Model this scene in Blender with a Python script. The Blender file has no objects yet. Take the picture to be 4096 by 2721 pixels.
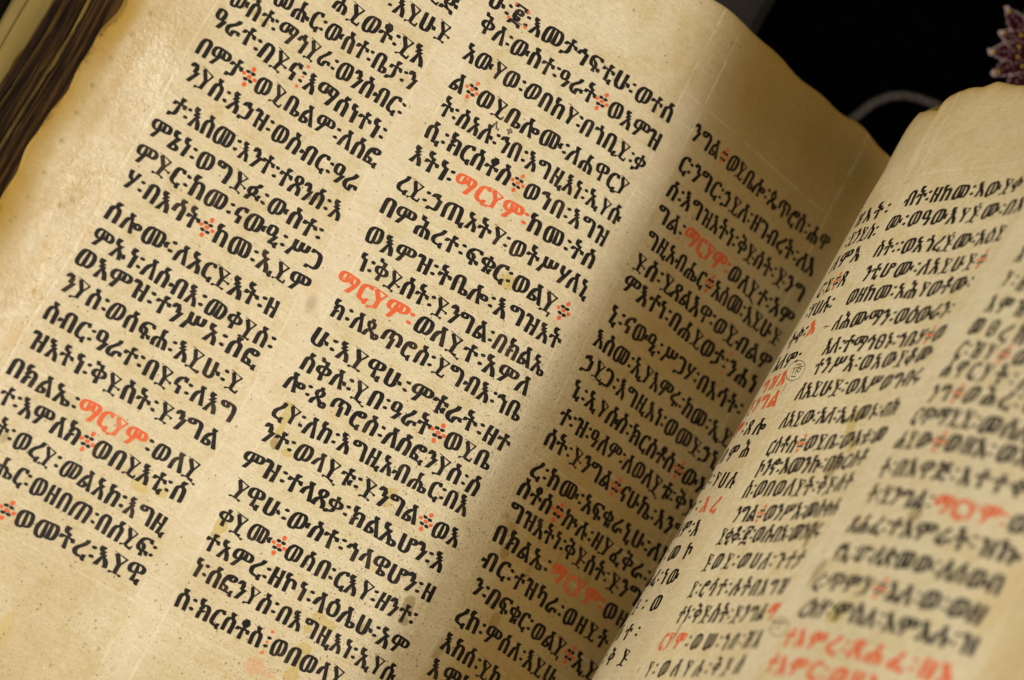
import bpy, math, random
import numpy as np
from mathutils import Vector, Matrix
from mathutils.geometry import delaunay_2d_cdt

# ------------------------------------------------------------------ camera, light, exposure
CAM = [3.9367588247546377, -30.186884708838278, 108.8104473008319]
ROT = [[0.8923409314644247, -0.43600221899406144, 0.11674642206704848], [0.4510674727628322, 0.8707548291928171, -0.19576558035757827], [-0.016303283367300983, 0.2273501538808416, 0.9736765943997027]]
LENS = 105.64198221368464
SK = [-36.0, -30.0, -26.0, -22.0, -18.0, -15.0, -12.0, -9.0, -6.0, -3.0, 0.0]
LA = [-0.4092, -0.5483, -0.653, -0.6577, -0.5524, -0.4079, -0.4775, -0.7051, -0.8444, -0.828, -0.6931]
LB = [-0.4394, -0.5344, -0.5616, -0.4843, -0.3307, -0.2204, -0.3476, -0.6831, -0.8909, -0.8815, -0.7168]
RK = [0.0, 3.0, 6.0, 8.0, 10.0, 12.0, 14.0, 17.0, 20.0, 24.0, 29.0, 34.0]
RA = [1.651, 1.6175, 1.4636, 1.26, 1.1953, 1.0593, 1.0225, 1.1491, 1.2672, 1.0251, 0.6079, 0.1372]
RB = [1.6625, 1.4591, 1.1948, 1.3107, 1.3732, 1.2619, 1.229, 1.3037, 1.2449, 0.778, 0.3998, 0.0628]
ROFF = [0.7, 0.349, -0.921, 0.171]
RT = [0.1604, 0.9455, -0.4866]

U = 0.01                                   # everything below is measured in centimetres
scene = bpy.context.scene
col = scene.collection
cam_data = bpy.data.cameras.new('camera')
cam = bpy.data.objects.new('camera', cam_data)
col.objects.link(cam)
M = Matrix([[ROT[i][j] for j in range(3)] for i in range(3)]).to_4x4()
M.translation = Vector(CAM) * U
cam.matrix_world = M
cam_data.sensor_width = 36.0
cam_data.lens = LENS
cam_data.clip_start = 0.02
cam_data.clip_end = 60.0
cam_data.dof.use_dof = True
cam_data.dof.focus_distance = 1.028
cam_data.dof.aperture_fstop = 7.3
cam_data.dof.aperture_blades = 7
scene.camera = cam

SUN = Vector((0.63, -0.20, 0.75)).normalized()
world = bpy.data.worlds.new("World")
scene.world = world
world.use_nodes = True
wn = world.node_tree
sky = wn.nodes.new('ShaderNodeTexSky')
sky.sky_type = 'NISHITA'
sky.sun_disc = False
sky.sun_elevation = math.asin(SUN.z)
sky.sun_rotation = math.atan2(SUN.x, SUN.y)
sky.dust_density = 6.0
sky.ozone_density = 0.0
balance = wn.nodes.new('ShaderNodeMix')          # the photograph's warm white balance
balance.data_type = 'RGBA'; balance.blend_type = 'MULTIPLY'; balance.inputs[0].default_value = 1.0
balance.inputs[7].default_value = (1.0, 0.86, 0.62, 1.0)
wn.links.new(sky.outputs[0], balance.inputs[6])
wn.links.new(balance.outputs[2], wn.nodes['Background'].inputs[0])
wn.nodes['Background'].inputs[1].default_value = 0.05
sun_data = bpy.data.lights.new('sun', 'SUN')
sun_data.energy = 1.65
sun_data.angle = math.radians(5.0)
sun_data.color = (1.0, 0.98, 0.93)
sun = bpy.data.objects.new('sun', sun_data)
col.objects.link(sun)
sun.rotation_euler = SUN.to_track_quat('Z', 'Y').to_euler()
side_data = bpy.data.lights.new('soft_side_light', 'AREA')     # unseen fill lamp, added to brighten the facing page
side_data.energy = 11.5
side_data.shape = 'RECTANGLE'
side_data.size = 0.9; side_data.size_y = 1.1
side_data.color = (1.0, 0.95, 0.82)
side = bpy.data.objects.new('soft_side_light', side_data)
col.objects.link(side)
side.location = (-0.80, -0.12, 0.78)
side.rotation_euler = (Vector((-0.80, -0.02, 0.66))).to_track_quat('Z', 'Y').to_euler()
scene.view_settings.view_transform = 'Standard'
scene.view_settings.look = 'None'
scene.view_settings.exposure = -0.22
scene.view_settings.gamma = 1.0

rng = random.Random(7)
nrg = np.random.default_rng(11)

# ------------------------------------------------------------------ page surfaces
GL = np.linspace(-42, 0, 421)
GR = np.linspace(0, 42, 421)
def profile(grid, knots, th, flip):
    a = np.interp(grid, knots, th)
    ds = grid[1] - grid[0]
    X = np.concatenate([[0], np.cumsum((np.cos(a[1:]) + np.cos(a[:-1])) / 2 * ds)])
    Z = np.concatenate([[0], np.cumsum((np.sin(a[1:]) + np.sin(a[:-1])) / 2 * ds)])
    return (X - X[-1], Z - Z[-1]) if flip else (X, Z)
LXA, LZA = profile(GL, SK, LA, True)
LXB, LZB = profile(GL, SK, LB, True)
FOLD = 9.4
# unseen outer part of the facing leaf, made to curl up and block the sun
RK2 = RK[:-2] + [28.0, 31.0, 34.0, 38.0]
RA2 = RA[:-2] + [0.66, 0.86, 1.15, 1.25]
RB2 = RB[:-2] + [0.52, 0.70, 0.85, 0.9]
RXA, RZA = profile(GR, RK2, RA2, False)
RXB, RZB = profile(GR, RK2, RB2, False)

def wave(s, t, k):
    return (0.020 * np.sin(0.9 * s + 0.35 * t + k) * np.sin(0.31 * t - 0.5 * s + 2 * k)
            + 0.010 * np.sin(2.1 * s - 0.8 * t + 3 * k))
def left(s, t):
    w = t / 22.0
    x = np.interp(s, GL, LXA) * (1 - w) + np.interp(s, GL, LXB) * w
    z = np.interp(s, GL, LZA) * (1 - w) + np.interp(s, GL, LZB) * w
    e = np.clip(s, 0, None)                   # the leaf runs on into the fold, under its neighbour
    return np.stack([x + 0.77 * e, -t, z - 0.64 * e + wave(s, t, 0.4)], -1)
def right(s, t):
    w = t / 22.0
    x = (ROFF[0] + np.interp(s, GR, RXA)) * (1 - w) + (ROFF[2] + np.interp(s, GR, RXB)) * w
    z = (ROFF[1] + np.interp(s, GR, RZA)) * (1 - w) + (ROFF[3] + np.interp(s, GR, RZB)) * w
    h = 0.07 * np.exp(-((s - FOLD + 0.10 * (t + 4)) / 0.14) ** 2) * np.clip(1 - (t + 4) / 9, 0, 1)
    h = h + 0.03 * np.sin(2.3 * (t + 0.02 * s * s) + 0.3 * s) * np.exp(-((t + 1.6) / 1.3) ** 2)
    h = h + 0.02 * np.sin(1.15 * t + 0.2 * s) * np.sin(0.6 * s)
    return np.stack([x - 0.85 * h, -t, z + 0.5 * h], -1)
def normals(F, s, t):
    h = 0.03
    a = F(s + h, t) - F(s - h, t)
    b = F(s, t - h) - F(s, t + h)
    n = np.cross(a, b)
    return n / np.linalg.norm(n, axis=-1, keepdims=True)
def lift(F, s, t, d):
    d = np.asarray(d)[..., None] if np.ndim(d) else d
    return F(s, t) + normals(F, s, t) * d

# ------------------------------------------------------------------ helpers
def tag(o, label=None, category=None, kind=None, group=None):
    if label: o['label'] = label
    if category: o['category'] = category
    if kind: o['kind'] = kind
    if group: o['group'] = group
    return o
def make(name, verts, faces, mat, parent=None, smooth=True):
    me = bpy.data.meshes.new(name)
    verts = np.asarray(verts, dtype=np.float32) * U
    me.from_pydata([tuple(v) for v in verts.tolist()], [], faces)
    me.update()
    if smooth: me.shade_smooth()
    me.materials.append(mat)
    o = bpy.data.objects.new(name, me)
    col.objects.link(o)
    if parent: o.parent = parent
    return o
def sheet(name, F, S, T, mat, parent, thick=0.035, off=0.0, uv=None, attrs=None):
    """a closed thin leaf: S, T are (rows, cols) arrays of page coordinates"""
    r, c = S.shape
    top = lift(F, S, T, off).reshape(-1, 3)
    bot = lift(F, S, T, off - thick).reshape(-1, 3)
    n = r * c
    V = np.concatenate([top, bot]).astype(np.float32) * U
    i = np.arange(n).reshape(r, c)
    a, b, d, e = i[:-1, :-1].ravel(), i[:-1, 1:].ravel(), i[1:, 1:].ravel(), i[1:, :-1].ravel()
    q1 = np.stack([a, e, d, b], 1)
    q2 = np.stack([a, b, d, e], 1) + n
    rim = np.concatenate([i[0, :], i[1:, -1], i[-1, -2::-1], i[-2:0:-1, 0]])
    nx = np.roll(rim, -1)
    q3 = np.stack([rim, nx, nx + n, rim + n], 1)
    Q = np.concatenate([q1, q2, q3]).astype(np.int32)
    me = bpy.data.meshes.new(name)
    me.vertices.add(len(V)); me.vertices.foreach_set('co', V.ravel())
    me.loops.add(Q.size); me.loops.foreach_set('vertex_index', Q.ravel())
    me.polygons.add(len(Q)); me.polygons.foreach_set('loop_start', np.arange(len(Q), dtype=np.int32) * 4)
    me.polygons.foreach_set('loop_total', np.full(len(Q), 4, dtype=np.int32))
    me.update(calc_edges=True)
    me.validate()
    me.shade_smooth()
    uvl = me.uv_layers.new(name='UVMap')
    UVs = np.stack([S.ravel(), T.ravel()], 1) if uv is None else uv
    UV2 = np.concatenate([UVs, UVs])[Q.ravel()].astype(np.float32)
    uvl.data.foreach_set('uv', UV2.ravel())
    for k, arr in (attrs or {}).items():
        at = me.attributes.new(k, 'FLOAT', 'POINT')
        at.data.foreach_set('value', np.concatenate([arr.ravel(), arr.ravel()]).astype(np.float32))
    me.materials.append(mat)
    o = bpy.data.objects.new(name, me)
    col.objects.link(o)
    if parent: o.parent = parent
    return o
def tube(path, rad, seg=8):
    path = [Vector(p) for p in path]
    V, Fc = [], []
    for i, p in enumerate(path):
        d = (path[min(i + 1, len(path) - 1)] - path[max(i - 1, 0)]).normalized()
        u = d.orthogonal().normalized() if abs(d.z) > .9 else d.cross(Vector((0, 0, 1))).normalized()
        w = d.cross(u)
        for j in range(seg):
            a = 2 * math.pi * j / seg
            V.append(p + (u * math.cos(a) + w * math.sin(a)) * rad)
    for i in range(len(path) - 1):
        for j in range(seg):
            Fc.append((i * seg + j, i * seg + (j + 1) % seg, (i + 1) * seg + (j + 1) % seg, (i + 1) * seg + j))
    Fc.append(tuple(range(seg))[::-1]); Fc.append(tuple((len(path) - 1) * seg + j for j in range(seg)))
    return V, Fc

# ------------------------------------------------------------------ materials
class NT:
    def __init__(self, name):
        self.m = bpy.data.materials.new(name); self.m.use_nodes = True
        self.t = self.m.node_tree; self.b = self.t.nodes['Principled BSDF']
    def n(self, typ, **kw):
        x = self.t.nodes.new(typ)
        for k, v in kw.items():
            if k.startswith('_'): setattr(x, k[1:], v)
            else: self.set(x, k, v)
        return x
    def set(self, x, k, v):
        s = x.inputs[int(k[1:])] if k[0] == 'i' and k[1:].isdigit() else x.inputs[k]
        if isinstance(v, bpy.types.NodeSocket): self.t.links.new(v, s)
        else: s.default_value = v
    def math(self, op, a, b=0.0, c=0.0, clamp=False):
        x = self.n('ShaderNodeMath', _operation=op, _use_clamp=clamp, i0=a, i1=b)
        if op in ('MULTIPLY_ADD', 'SMOOTH_MIN', 'COMPARE'): self.set(x, 'i2', c)
        return x.outputs[0]
    def ramp(self, v, lo, hi, a=0.0, b=1.0):
        x = self.n('ShaderNodeMapRange', _interpolation_type='SMOOTHSTEP', Value=v)
        x.inputs['From Min'].default_value = lo; x.inputs['From Max'].default_value = hi
        x.inputs['To Min'].default_value = a; x.inputs['To Max'].default_value = b
        return x.outputs[0]
    def mix(self, f, a, b, mode='MIX'):
        x = self.n('ShaderNodeMix', _data_type='RGBA', _blend_type=mode)
        for s, v in ((x.inputs[0], f), (x.inputs[6], a), (x.inputs[7], b)):
            if isinstance(v, bpy.types.NodeSocket): self.t.links.new(v, s)
            else: s.default_value = v if not isinstance(v, tuple) or len(v) == 4 else v + (1.0,)
        return x.outputs[2]
    def noise(self, vec, scale, detail=3.0, rough=0.55, dist=0.0):
        x = self.n('ShaderNodeTexNoise', Vector=vec, Scale=scale, Detail=detail, Roughness=rough, Distortion=dist)
        return x.outputs[0]
    def attr(self, name):
        return self.n('ShaderNodeAttribute', _attribute_name=name).outputs['Fac']

def parchment(name, cream, warm, yellow, rules, rough):
    k = NT(name)
    uv = k.n('ShaderNodeUVMap').outputs[0]
    sep = k.n('ShaderNodeSeparateXYZ', Vector=uv)
    s, t = sep.outputs[0], sep.outputs[1]
    big = k.noise(uv, 0.22, 4.0, 0.6)
    mid = k.noise(uv, 0.9, 5.0, 0.65, 0.6)
    fine = k.noise(uv, 14.0, 4.0, 0.7)
    fib = k.n('ShaderNodeMapping', Vector=uv); fib.inputs['Scale'].default_value = (1.3, 9.0, 1.0)
    fibre = k.noise(fib.outputs[0], 1.6, 5.0, 0.7, 1.2)
    c = k.mix(k.ramp(big, 0.35, 0.68), cream, warm)
    c = k.mix(k.math('MULTIPLY', k.ramp(mid, 0.42, 0.72), 0.90), c, yellow)
    c = k.mix(1.0, c, k.mix(k.ramp(fine, 0.3, 0.7), (0.89, 0.885, 0.875), (1.07, 1.07, 1.07)), 'MULTIPLY')
    grain2 = k.noise(uv, 4.2, 6.0, 0.75, 0.4)
    c = k.mix(1.0, c, k.mix(k.ramp(grain2, 0.3, 0.7), (0.93, 0.91, 0.87), (1.04, 1.04, 1.04)), 'MULTIPLY')
    c = k.mix(1.0, c, k.mix(k.ramp(fibre, 0.3, 0.75), (0.88, 0.87, 0.85), (1.07, 1.07, 1.07)), 'MULTIPLY')
    # soiled, ochre margins
    dirtn = k.noise(uv, 1.7, 5.0, 0.7, 0.8)
    ed = k.attr('edge')
    e1 = k.math('MAXIMUM', k.math('MULTIPLY', ed, k.ramp(dirtn, 0.1, 0.8, 0.80, 1.12), clamp=True), k.math('POWER', ed, 10.0))
    c = k.mix(k.ramp(e1, 0.0, 0.95), c, (0.36, 0.225, 0.050))
    c = k.mix(k.ramp(e1, 0.86, 1.0), c, (0.085, 0.04, 0.010))
    # stains of wax, oil and handling, with ragged outlines
    rag = k.noise(uv, 2.6, 4.0, 0.6, 0.5)
    def blot(att, colour, lo, hi, amt):
        nonlocal c
        v = k.math('ADD', k.attr(att), k.math('MULTIPLY', k.math('SUBTRACT', rag, 0.5), 0.7))
        m = k.ramp(v, lo, hi)
        c = k.mix(k.math('MULTIPLY', m, amt), c, colour)
        return m
    mw = blot('wax', (0.58, 0.44, 0.13), 0.40, 0.54, 0.78)
    blot('pale', (0.66, 0.47, 0.20), 0.25, 0.95, 0.45)
    blot('olive', (0.30, 0.22, 0.07), 0.36, 0.66, 0.75)
    blot('brown', (0.30, 0.19, 0.08), 0.25, 0.95, 0.60)
    blot('drop', (0.38, 0.25, 0.06), 0.42, 0.50, 0.85)
    blot('pink', (0.80, 0.30, 0.16), 0.42, 0.55, 0.38)
    c = k.mix(k.math('MULTIPLY', k.ramp(k.attr('dot'), 0.35, 0.8), 0.6), c, (0.20, 0.13, 0.06))
    c = k.mix(k.math('MULTIPLY', k.attr('tan'), 0.88), c, (0.42, 0.265, 0.055))  # ochre tone, with shade painted into the inner column
    c = k.mix(k.math('MULTIPLY', k.attr('gap'), 0.22), c, (0.90, 0.80, 0.66))
    # grease and thumbing in the outer margin
    thumb = k.math('MULTIPLY', k.attr('gloss'), k.ramp(k.noise(uv, 1.3, 5.0, 0.7, 1.0), 0.44, 0.68), clamp=True)
    c = k.mix(k.math('MULTIPLY', thumb, 0.55), c, (0.55, 0.39, 0.16))
    # follicles and fly specks
    spk = k.attr('speck')
    mp = k.n('ShaderNodeMapping', Vector=uv); mp.inputs['Scale'].default_value = (1.0, 0.78, 1.0)
    def specks(scale, rad, thr, colour, amt):
        nonlocal c
        v = k.n('ShaderNodeTexVoronoi', _feature='F1', Vector=mp.outputs[0], Scale=scale)
        r = k.n('ShaderNodeSeparateColor', Color=v.outputs['Color'])
        on = k.math('LESS_THAN', r.outputs[0], k.math('MULTIPLY', spk, thr))
        rr = k.math('MULTIPLY', rad, k.ramp(r.outputs[1], 0.0, 1.0, 0.35, 1.0))
        d = k.math('SUBTRACT', rr, v.outputs['Distance'])
        m = k.math('MULTIPLY', k.ramp(d, 0.0, rad * 0.35), on)
        c = k.mix(k.math('MULTIPLY', m, amt), c, colour)
    specks(6.5, 0.24, 0.95, (0.10, 0.065, 0.035), 0.72)
    specks(3.6, 0.17, 0.45, (0.16, 0.10, 0.05), 0.60)
    specks(16.0, 0.34, 0.9, (0.20, 0.13, 0.07), 0.55)
    specks(11.0, 0.30, 1.0, (0.16, 0.10, 0.05), 0.55)
    # ruling pressed with a hard point: thin burnished grooves
    wob = k.math('MULTIPLY', k.math('SUBTRACT', k.noise(uv, 0.35, 1.0), 0.5), 0.25)
    acc = None
    for x in rules:
        d = k.math('ABSOLUTE', k.math('SUBTRACT', k.math('ADD', s, wob), x))
        m = k.ramp(d, 0.015, 0.085, 1.0, 0.0)
        acc = m if acc is None else k.math('MAXIMUM', acc, m)
    fr = k.math('FRACT', k.math('ADD', k.math('ADD', t, k.math('MULTIPLY', wob, 0.6)), 10.62))
    hz = k.ramp(k.math('ABSOLUTE', k.math('SUBTRACT', fr, 0.5)), 0.012, 0.065, 1.0, 0.0)
    hz = k.math('MULTIPLY', hz, k.math('MULTIPLY', k.math('GREATER_THAN', t, -1.3), k.math('LESS_THAN', t, 24.2)))
    hz = k.math('MULTIPLY', hz, k.math('MULTIPLY', k.math('GREATER_THAN', s, rules[0] - 0.1), k.math('LESS_THAN', s, rules[-1] + 0.1)))
    allr = k.math('MAXIMUM', acc, k.math('MULTIPLY', hz, 0.8))
    brk = k.ramp(k.noise(uv, 1.1, 2.0), 0.35, 0.6, 0.15, 1.0)
    allr = k.math('MULTIPLY', allr, brk)
    c = k.mix(k.math('MULTIPLY', allr, 0.24), c, (0.98, 0.90, 0.72))
    k.set(k.b, 'Base Color', c)
    gl = k.attr('gloss')
    grain = k.noise(uv, 5.5, 5.0, 0.7)
    k.set(k.b, 'Roughness', k.math('SUBTRACT', k.math('ADD', rough, k.math('MULTIPLY', grain, 0.12)), k.math('MULTIPLY', k.math('ADD', gl, k.math('MULTIPLY', mw, 0.7)), 0.42), clamp=True))
    k.set(k.b, 'Specular IOR Level', k.math('MULTIPLY', k.math('ADD', 0.28, k.math('MULTIPLY', gl, 0.8)), k.math('SUBTRACT', 1.0, ed, clamp=True)))
    h = k.math('ADD', k.math('MULTIPLY', grain, 0.45), k.math('MULTIPLY', fine, 0.25))
    h = k.math('ADD', h, k.math('MULTIPLY', k.noise(uv, 1.1, 3.0), 0.9))
    h = k.math('SUBTRACT', h, k.math('MULTIPLY', allr, 0.22))
    h = k.math('ADD', h, k.math('MULTIPLY', k.math('ADD', k.attr('drop'), k.attr('dot')), 0.8))
    h = k.math('ADD', h, k.math('MULTIPLY', gl, k.math('MULTIPLY', k.noise(uv, 3.4, 4.0, 0.75, 0.3), 1.6)))
    bp = k.n('ShaderNodeBump', Strength=0.55, Distance=0.0006, Height=h)
    k.set(k.b, 'Normal', bp.outputs[0])
    return k.m

def ink(name, a, b, rough):
    k = NT(name)
    co = k.n('ShaderNodeTexCoord').outputs['Object']
    n1 = k.noise(co, 90.0, 3.0, 0.6)
    n2 = k.noise(co, 900.0, 3.0, 0.7)
    f = k.math('ADD', k.math('MULTIPLY', k.ramp(n1, 0.50, 0.72), 0.7), k.math('MULTIPLY', k.ramp(n2, 0.45, 0.8), 0.35), clamp=True)
    k.set(k.b, 'Base Color', k.mix(f, a, b))
    k.set(k.b, 'Roughness', rough)
    k.set(k.b, 'Specular IOR Level', 0.15)
    k.set(k.b, 'Normal', k.n('ShaderNodeBump', Strength=0.3, Distance=0.0002, Height=n2).outputs[0])
    return k.m

def plain(name, a, b, scale, rough, stretch=(1, 1, 1), bump=0.3, dist=0.0005, spec=0.4, sheen=0.0):
    k = NT(name)
    co = k.n('ShaderNodeTexCoord').outputs['Object']
    mp = k.n('ShaderNodeMapping', Vector=co); mp.inputs['Scale'].default_value = stretch
    n1 = k.noise(mp.outputs[0], scale, 5.0, 0.65, 0.4)
    k.set(k.b, 'Base Color', k.mix(k.ramp(n1, 0.3, 0.72), a, b))
    k.set(k.b, 'Roughness', rough)
    k.set(k.b, 'Specular IOR Level', spec)
    if sheen:
        k.set(k.b, 'Sheen Weight', sheen)
    k.set(k.b, 'Normal', k.n('ShaderNodeBump', Strength=bump, Distance=dist, Height=n1).outputs[0])
    return k.m

RULES_L = [-26.4, -18.66, -17.55, -9.75, -8.72, -0.9]
RULES_R = [1.2, 9.5, 10.2, 18.9, 20.1, 28.3]
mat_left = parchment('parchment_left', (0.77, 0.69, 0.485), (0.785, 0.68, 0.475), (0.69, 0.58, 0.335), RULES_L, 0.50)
mat_right = parchment('parchment_right', (0.81, 0.70, 0.475), (0.80, 0.67, 0.455), (0.73, 0.595, 0.33), RULES_R, 0.60)
mat_black = ink('carbon_ink', (0.010, 0.008, 0.008), (0.060, 0.038, 0.022), 0.5)
mat_pale = ink('thin_brown_ink', (0.10, 0.07, 0.05), (0.22, 0.16, 0.10), 0.5)
mat_red = ink('vermilion_ink', (0.80, 0.13, 0.04), (0.80, 0.24, 0.09), 0.5)

# ------------------------------------------------------------------ the book
book = bpy.data.objects.new('open_book', None)
col.objects.link(book)
tag(book, 'thick old open book of parchment leaves handwritten in black and red ink', 'book')

TB = 30.0
TOPS = [0, 6.08, 6.78, 7.2, 7.76, 8.66, 9.3, 9.39, 9.58, 10.09, 10.64, 11.56, 12.26, 12.83, 13.41, 13.81, 40]
TOPT = [-3.56, -3.56, -3.76, -3.87, -3.82, -3.71, -3.63, -3.86, -4.14, -4.26, -4.33, -4.32, -4.48, -4.42, -4.29, -4.28, -4.28]
STAINS_LEFT = [('wax', -17.21, 15.7, 0.18, 0.2), ('wax', -17.12, 16.1, 0.14, 0.3), ('wax', -17.07, 16.52, 0.13, 0.3), ('drop', -17.03, 17.01, 0.16, 0.2), ('wax', -16.52, 17.12, 0.2, 0.12), ('pale', -15.73, 15.12, 0.3, 0.3), ('pale', -12.88, 14.34, 0.1, 0.14), ('wax', -12.69, 16.57, 0.22, 0.2), ('wax', -12.72, 16.9, 0.2, 0.25), ('pale', -14.11, 11.7, 0.2, 0.2), ('pale', -17.83, 16.4, 0.16, 0.2), ('wax', -17.33, 20.34, 0.25, 0.25), ('wax', -17.33, 20.65, 0.18, 0.2), ('olive', -10.31, 19.6, 0.22, 0.35), ('olive', -10.25, 20.19, 0.22, 0.16), ('wax', -12.89, 21.48, 0.3, 0.2), ('wax', -12.5, 21.53, 0.25, 0.2), ('wax', -13.1, 21.94, 0.14, 0.2), ('wax', -12.89, 22.66, 0.25, 0.25), ('wax', -12.89, 23.18, 0.2, 0.3), ('wax', -12.88, 23.62, 0.25, 0.3), ('pale', -12.09, 19.11, 0.25, 0.2), ('pale', -14.13, 20.59, 0.2, 0.25), ('olive', -11.4, 21.09, 0.15, 0.25), ('brown', -8.42, 20.37, 0.2, 0.45), ('olive', -7.75, 16.31, 0.2, 0.25), ('brown', -8.28, 15.7, 0.2, 0.22), ('olive', -6.78, 18.53, 0.25, 0.3), ('brown', -8.37, 15.2, 0.15, 0.12), ('wax', -12.45, 8.22, 0.3, 0.25), ('wax', -12.36, 8.16, 0.3, 0.25), ('pale', -17.84, 7.92, 0.08, 0.08), ('brown', -18.21, 12.32, 0.2, 0.35), ('pale', -18.43, 11.77, 0.25, 0.4), ('brown', -6.34, 8.75, 0.1, 0.35), ('brown', -5.28, 15.39, 0.12, 0.6), ('brown', -6.39, 16.44, 0.14, 0.5), ('olive', -3.53, 15.43, 0.2, 0.2), ('brown', -8.0, 15.43, 0.3, 0.2), ('pale', -27.1, 15.4, 0.3, 0.7), ('pale', -26.79, 16.65, 0.35, 0.4), ('pale', -26.67, 18.28, 0.3, 0.6), ('pale', -26.24, 14.07, 0.2, 0.5), ('pale', -26.36, 12.82, 0.15, 0.5), ('wax', -22.06, 26.89, 0.25, 0.8), ('wax', -18.68, 24.69, 0.05, 0.6), ('wax', -25.53, 5.08, 0.2, 0.08), ('wax', -25.06, 5.1, 0.2, 0.08), ('wax', -24.54, 5.14, 0.2, 0.08), ('pink', -14.14, 23.88, 0.35, 0.3), ('pink', -13.93, 23.9, 0.6, 0.12), ('brown', -25.2, 21.22, 0.15, 0.2), ('wax', -20.4, 20.41, 0.3, 0.25), ('wax', -19.64, 20.31, 0.25, 0.15), ('olive', -20.11, 9.22, 0.12, 0.15), ('olive', -19.73, 9.04, 0.12, 0.15), ('pale', -17.55, 24.1, 0.15, 0.08), ('dot', -28.11, 7.05, 0.09, 0.09), ('dot', -28.32, 7.97, 0.09, 0.09), ('dot', -28.58, 10.05, 0.09, 0.09), ('dot', -28.54, 12.08, 0.09, 0.09), ('dot', -28.53, 13.25, 0.09, 0.09), ('dot', -28.6, 11.07, 0.09, 0.09), ('dot', -28.52, 8.95, 0.09, 0.09), ('dot', -29.16, 9.49, 0.09, 0.09), ('dot', -28.6, 14.21, 0.07, 0.07), ('dot', -28.71, 15.14, 0.07, 0.07), ('dot', -26.82, 16.71, 0.07, 0.07), ('dot', -27.28, 13.52, 0.07, 0.07), ('dot', -27.52, 13.88, 0.07, 0.07), ('dot', -20.07, 25.07, 0.07, 0.07), ('dot', -18.98, 25.8, 0.07, 0.07), ('dot', -19.43, 25.87, 0.07, 0.07), ('dot', -21.1, 23.84, 0.07, 0.07), ('dot', -20.11, 27.0, 0.07, 0.07), ('dot', -18.26, 26.16, 0.07, 0.07), ('dot', -18.51, 22.66, 0.07, 0.07), ('dot', -17.93, 24.8, 0.07, 0.07), ('dot', -9.79, -3.76, 0.07, 0.07), ('dot', -8.89, -3.69, 0.07, 0.07), ('dot', -6.06, -1.9, 0.07, 0.07), ('dot', -12.93, -2.52, 0.07, 0.07), ('dot', -6.9, 2.41, 0.08, 0.08)]
STAINS_RIGHT = [('wax', 15.43, 8.74, 0.4, 0.3), ('wax', 15.63, 9.14, 0.25, 0.3), ('wax', 16.55, 9.77, 0.25, 0.3), ('olive', 16.05, 10.59, 0.4, 0.5), ('brown', 17.65, 12.83, 0.35, 0.25), ('olive', 17.61, 13.26, 0.2, 0.4), ('olive', 20.09, 14.51, 0.35, 0.5), ('wax', 19.67, 13.77, 0.2, 0.1), ('olive', 11.37, 16.91, 0.1, 0.5), ('olive', 23.51, 12.25, 0.3, 0.2), ('wax', 22.59, 15.79, 0.4, 0.3), ('pale', 27.97, 13.81, 0.8, 1.4), ('pale', 29.2, 15.39, 1.0, 1.5), ('dot', 13.91, 8.35, 0.08, 0.06), ('dot', 7.53, 15.25, 0.07, 0.07), ('dot', 9.12, 18.29, 0.1, 0.15), ('dot', 11.66, 2.61, 0.08, 0.06)]

def top_left(s):
    return -4.6 + 0.05 * np.sin(s * 0.9) + 0.04 * np.sin(s * 2.3 + 1) + 0.06 * np.clip(s + 10, 0, 1) - 0.1 * np.exp(-((s + 1.4) / 0.8) ** 2)
def edge_left(t):
    return -29.3 + 0.07 * np.sin(t * 0.8 + 0.5) + 0.05 * np.sin(t * 1.9) + 0.03 * np.sin(t * 4.1 + 2) + 0.15 * np.exp(-((t - 7.2) / 0.8) ** 2)
def top_right(s):
    return np.interp(s, TOPS, TOPT) + 0.015 * np.sin(s * 5)

def grid(s0f, s1, topf, ns, nt, tb=TB, t0=-4.6):
    u = np.linspace(0, 1, ns)[None, :]
    v = np.linspace(0, 1, nt)[:, None]
    tn = t0 + v * (tb - t0)
    S = s0f(tn) * (1 - u) + s1 * u
    T = topf(S) * (1 - v) + tb * v
    return S, T
def blobs(S, T, kind, lst):
    a = np.zeros_like(S)
    for k_, s, t, rs, rt in lst:
        if k_ == kind:
            a = np.maximum(a, np.exp(-0.7 * (((S - s) / rs) ** 2 + ((T - t) / rt) ** 2)))
    return a
def lownoise(S, T, f, seed):
    r = np.random.default_rng(seed); a = np.zeros_like(S)
    for i in range(9):
        kx, ky = r.normal(0, f, 2); a += np.sin(kx * S + ky * T + r.uniform(0, 6.28))
    return a / 4.5
def smooth(x, a, b):
    y = np.clip((x - a) / (b - a), 0, 1)
    return y * y * (3 - 2 * y)

S, T = grid(edge_left, 1.5, top_left, 350, 400)
E = edge_left(T)
w1 = 1.35 + 0.45 * lownoise(S, T, 0.5, 3)
att = {k: blobs(S, T, k, STAINS_LEFT) for k in ('wax', 'pale', 'olive', 'brown', 'drop', 'pink', 'dot')}
att['edge'] = np.clip(0.74 * np.exp(-((S - E) / (w1 * 0.42)) ** 1.0) + 0.38 * np.exp(-((S - E) / 3.2) ** 2) * (0.8 + 0.5 * lownoise(S, T, 0.9, 4))
                      + 0.55 * np.exp(-((T - top_left(S)) / 0.55)) * smooth(S, -14, -7), 0, 1)
att['tan'] = np.clip(0.80 * smooth(S + 0.35 * lownoise(S, T, 1.0, 19), -9.6, -6.4) * (0.85 + 0.25 * smooth(T, 2, 16)) * (0.85 + 0.20 * lownoise(S, T, 0.5, 9)) + 0.50 * smooth(S, -13.5, -9) * smooth(T, 4, -3.5)  # inner column ochre; its deepening down the page is painted shade
                     + 0.60 * smooth(S, -25.0, -28.6) * (0.75 + 0.75 * lownoise(S * 3, T * 0.8, 0.9, 14)) + 0.28 * smooth(T, 19.5, 26) * (1 + lownoise(S, T, 0.8, 21)), 0, 1)
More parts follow.
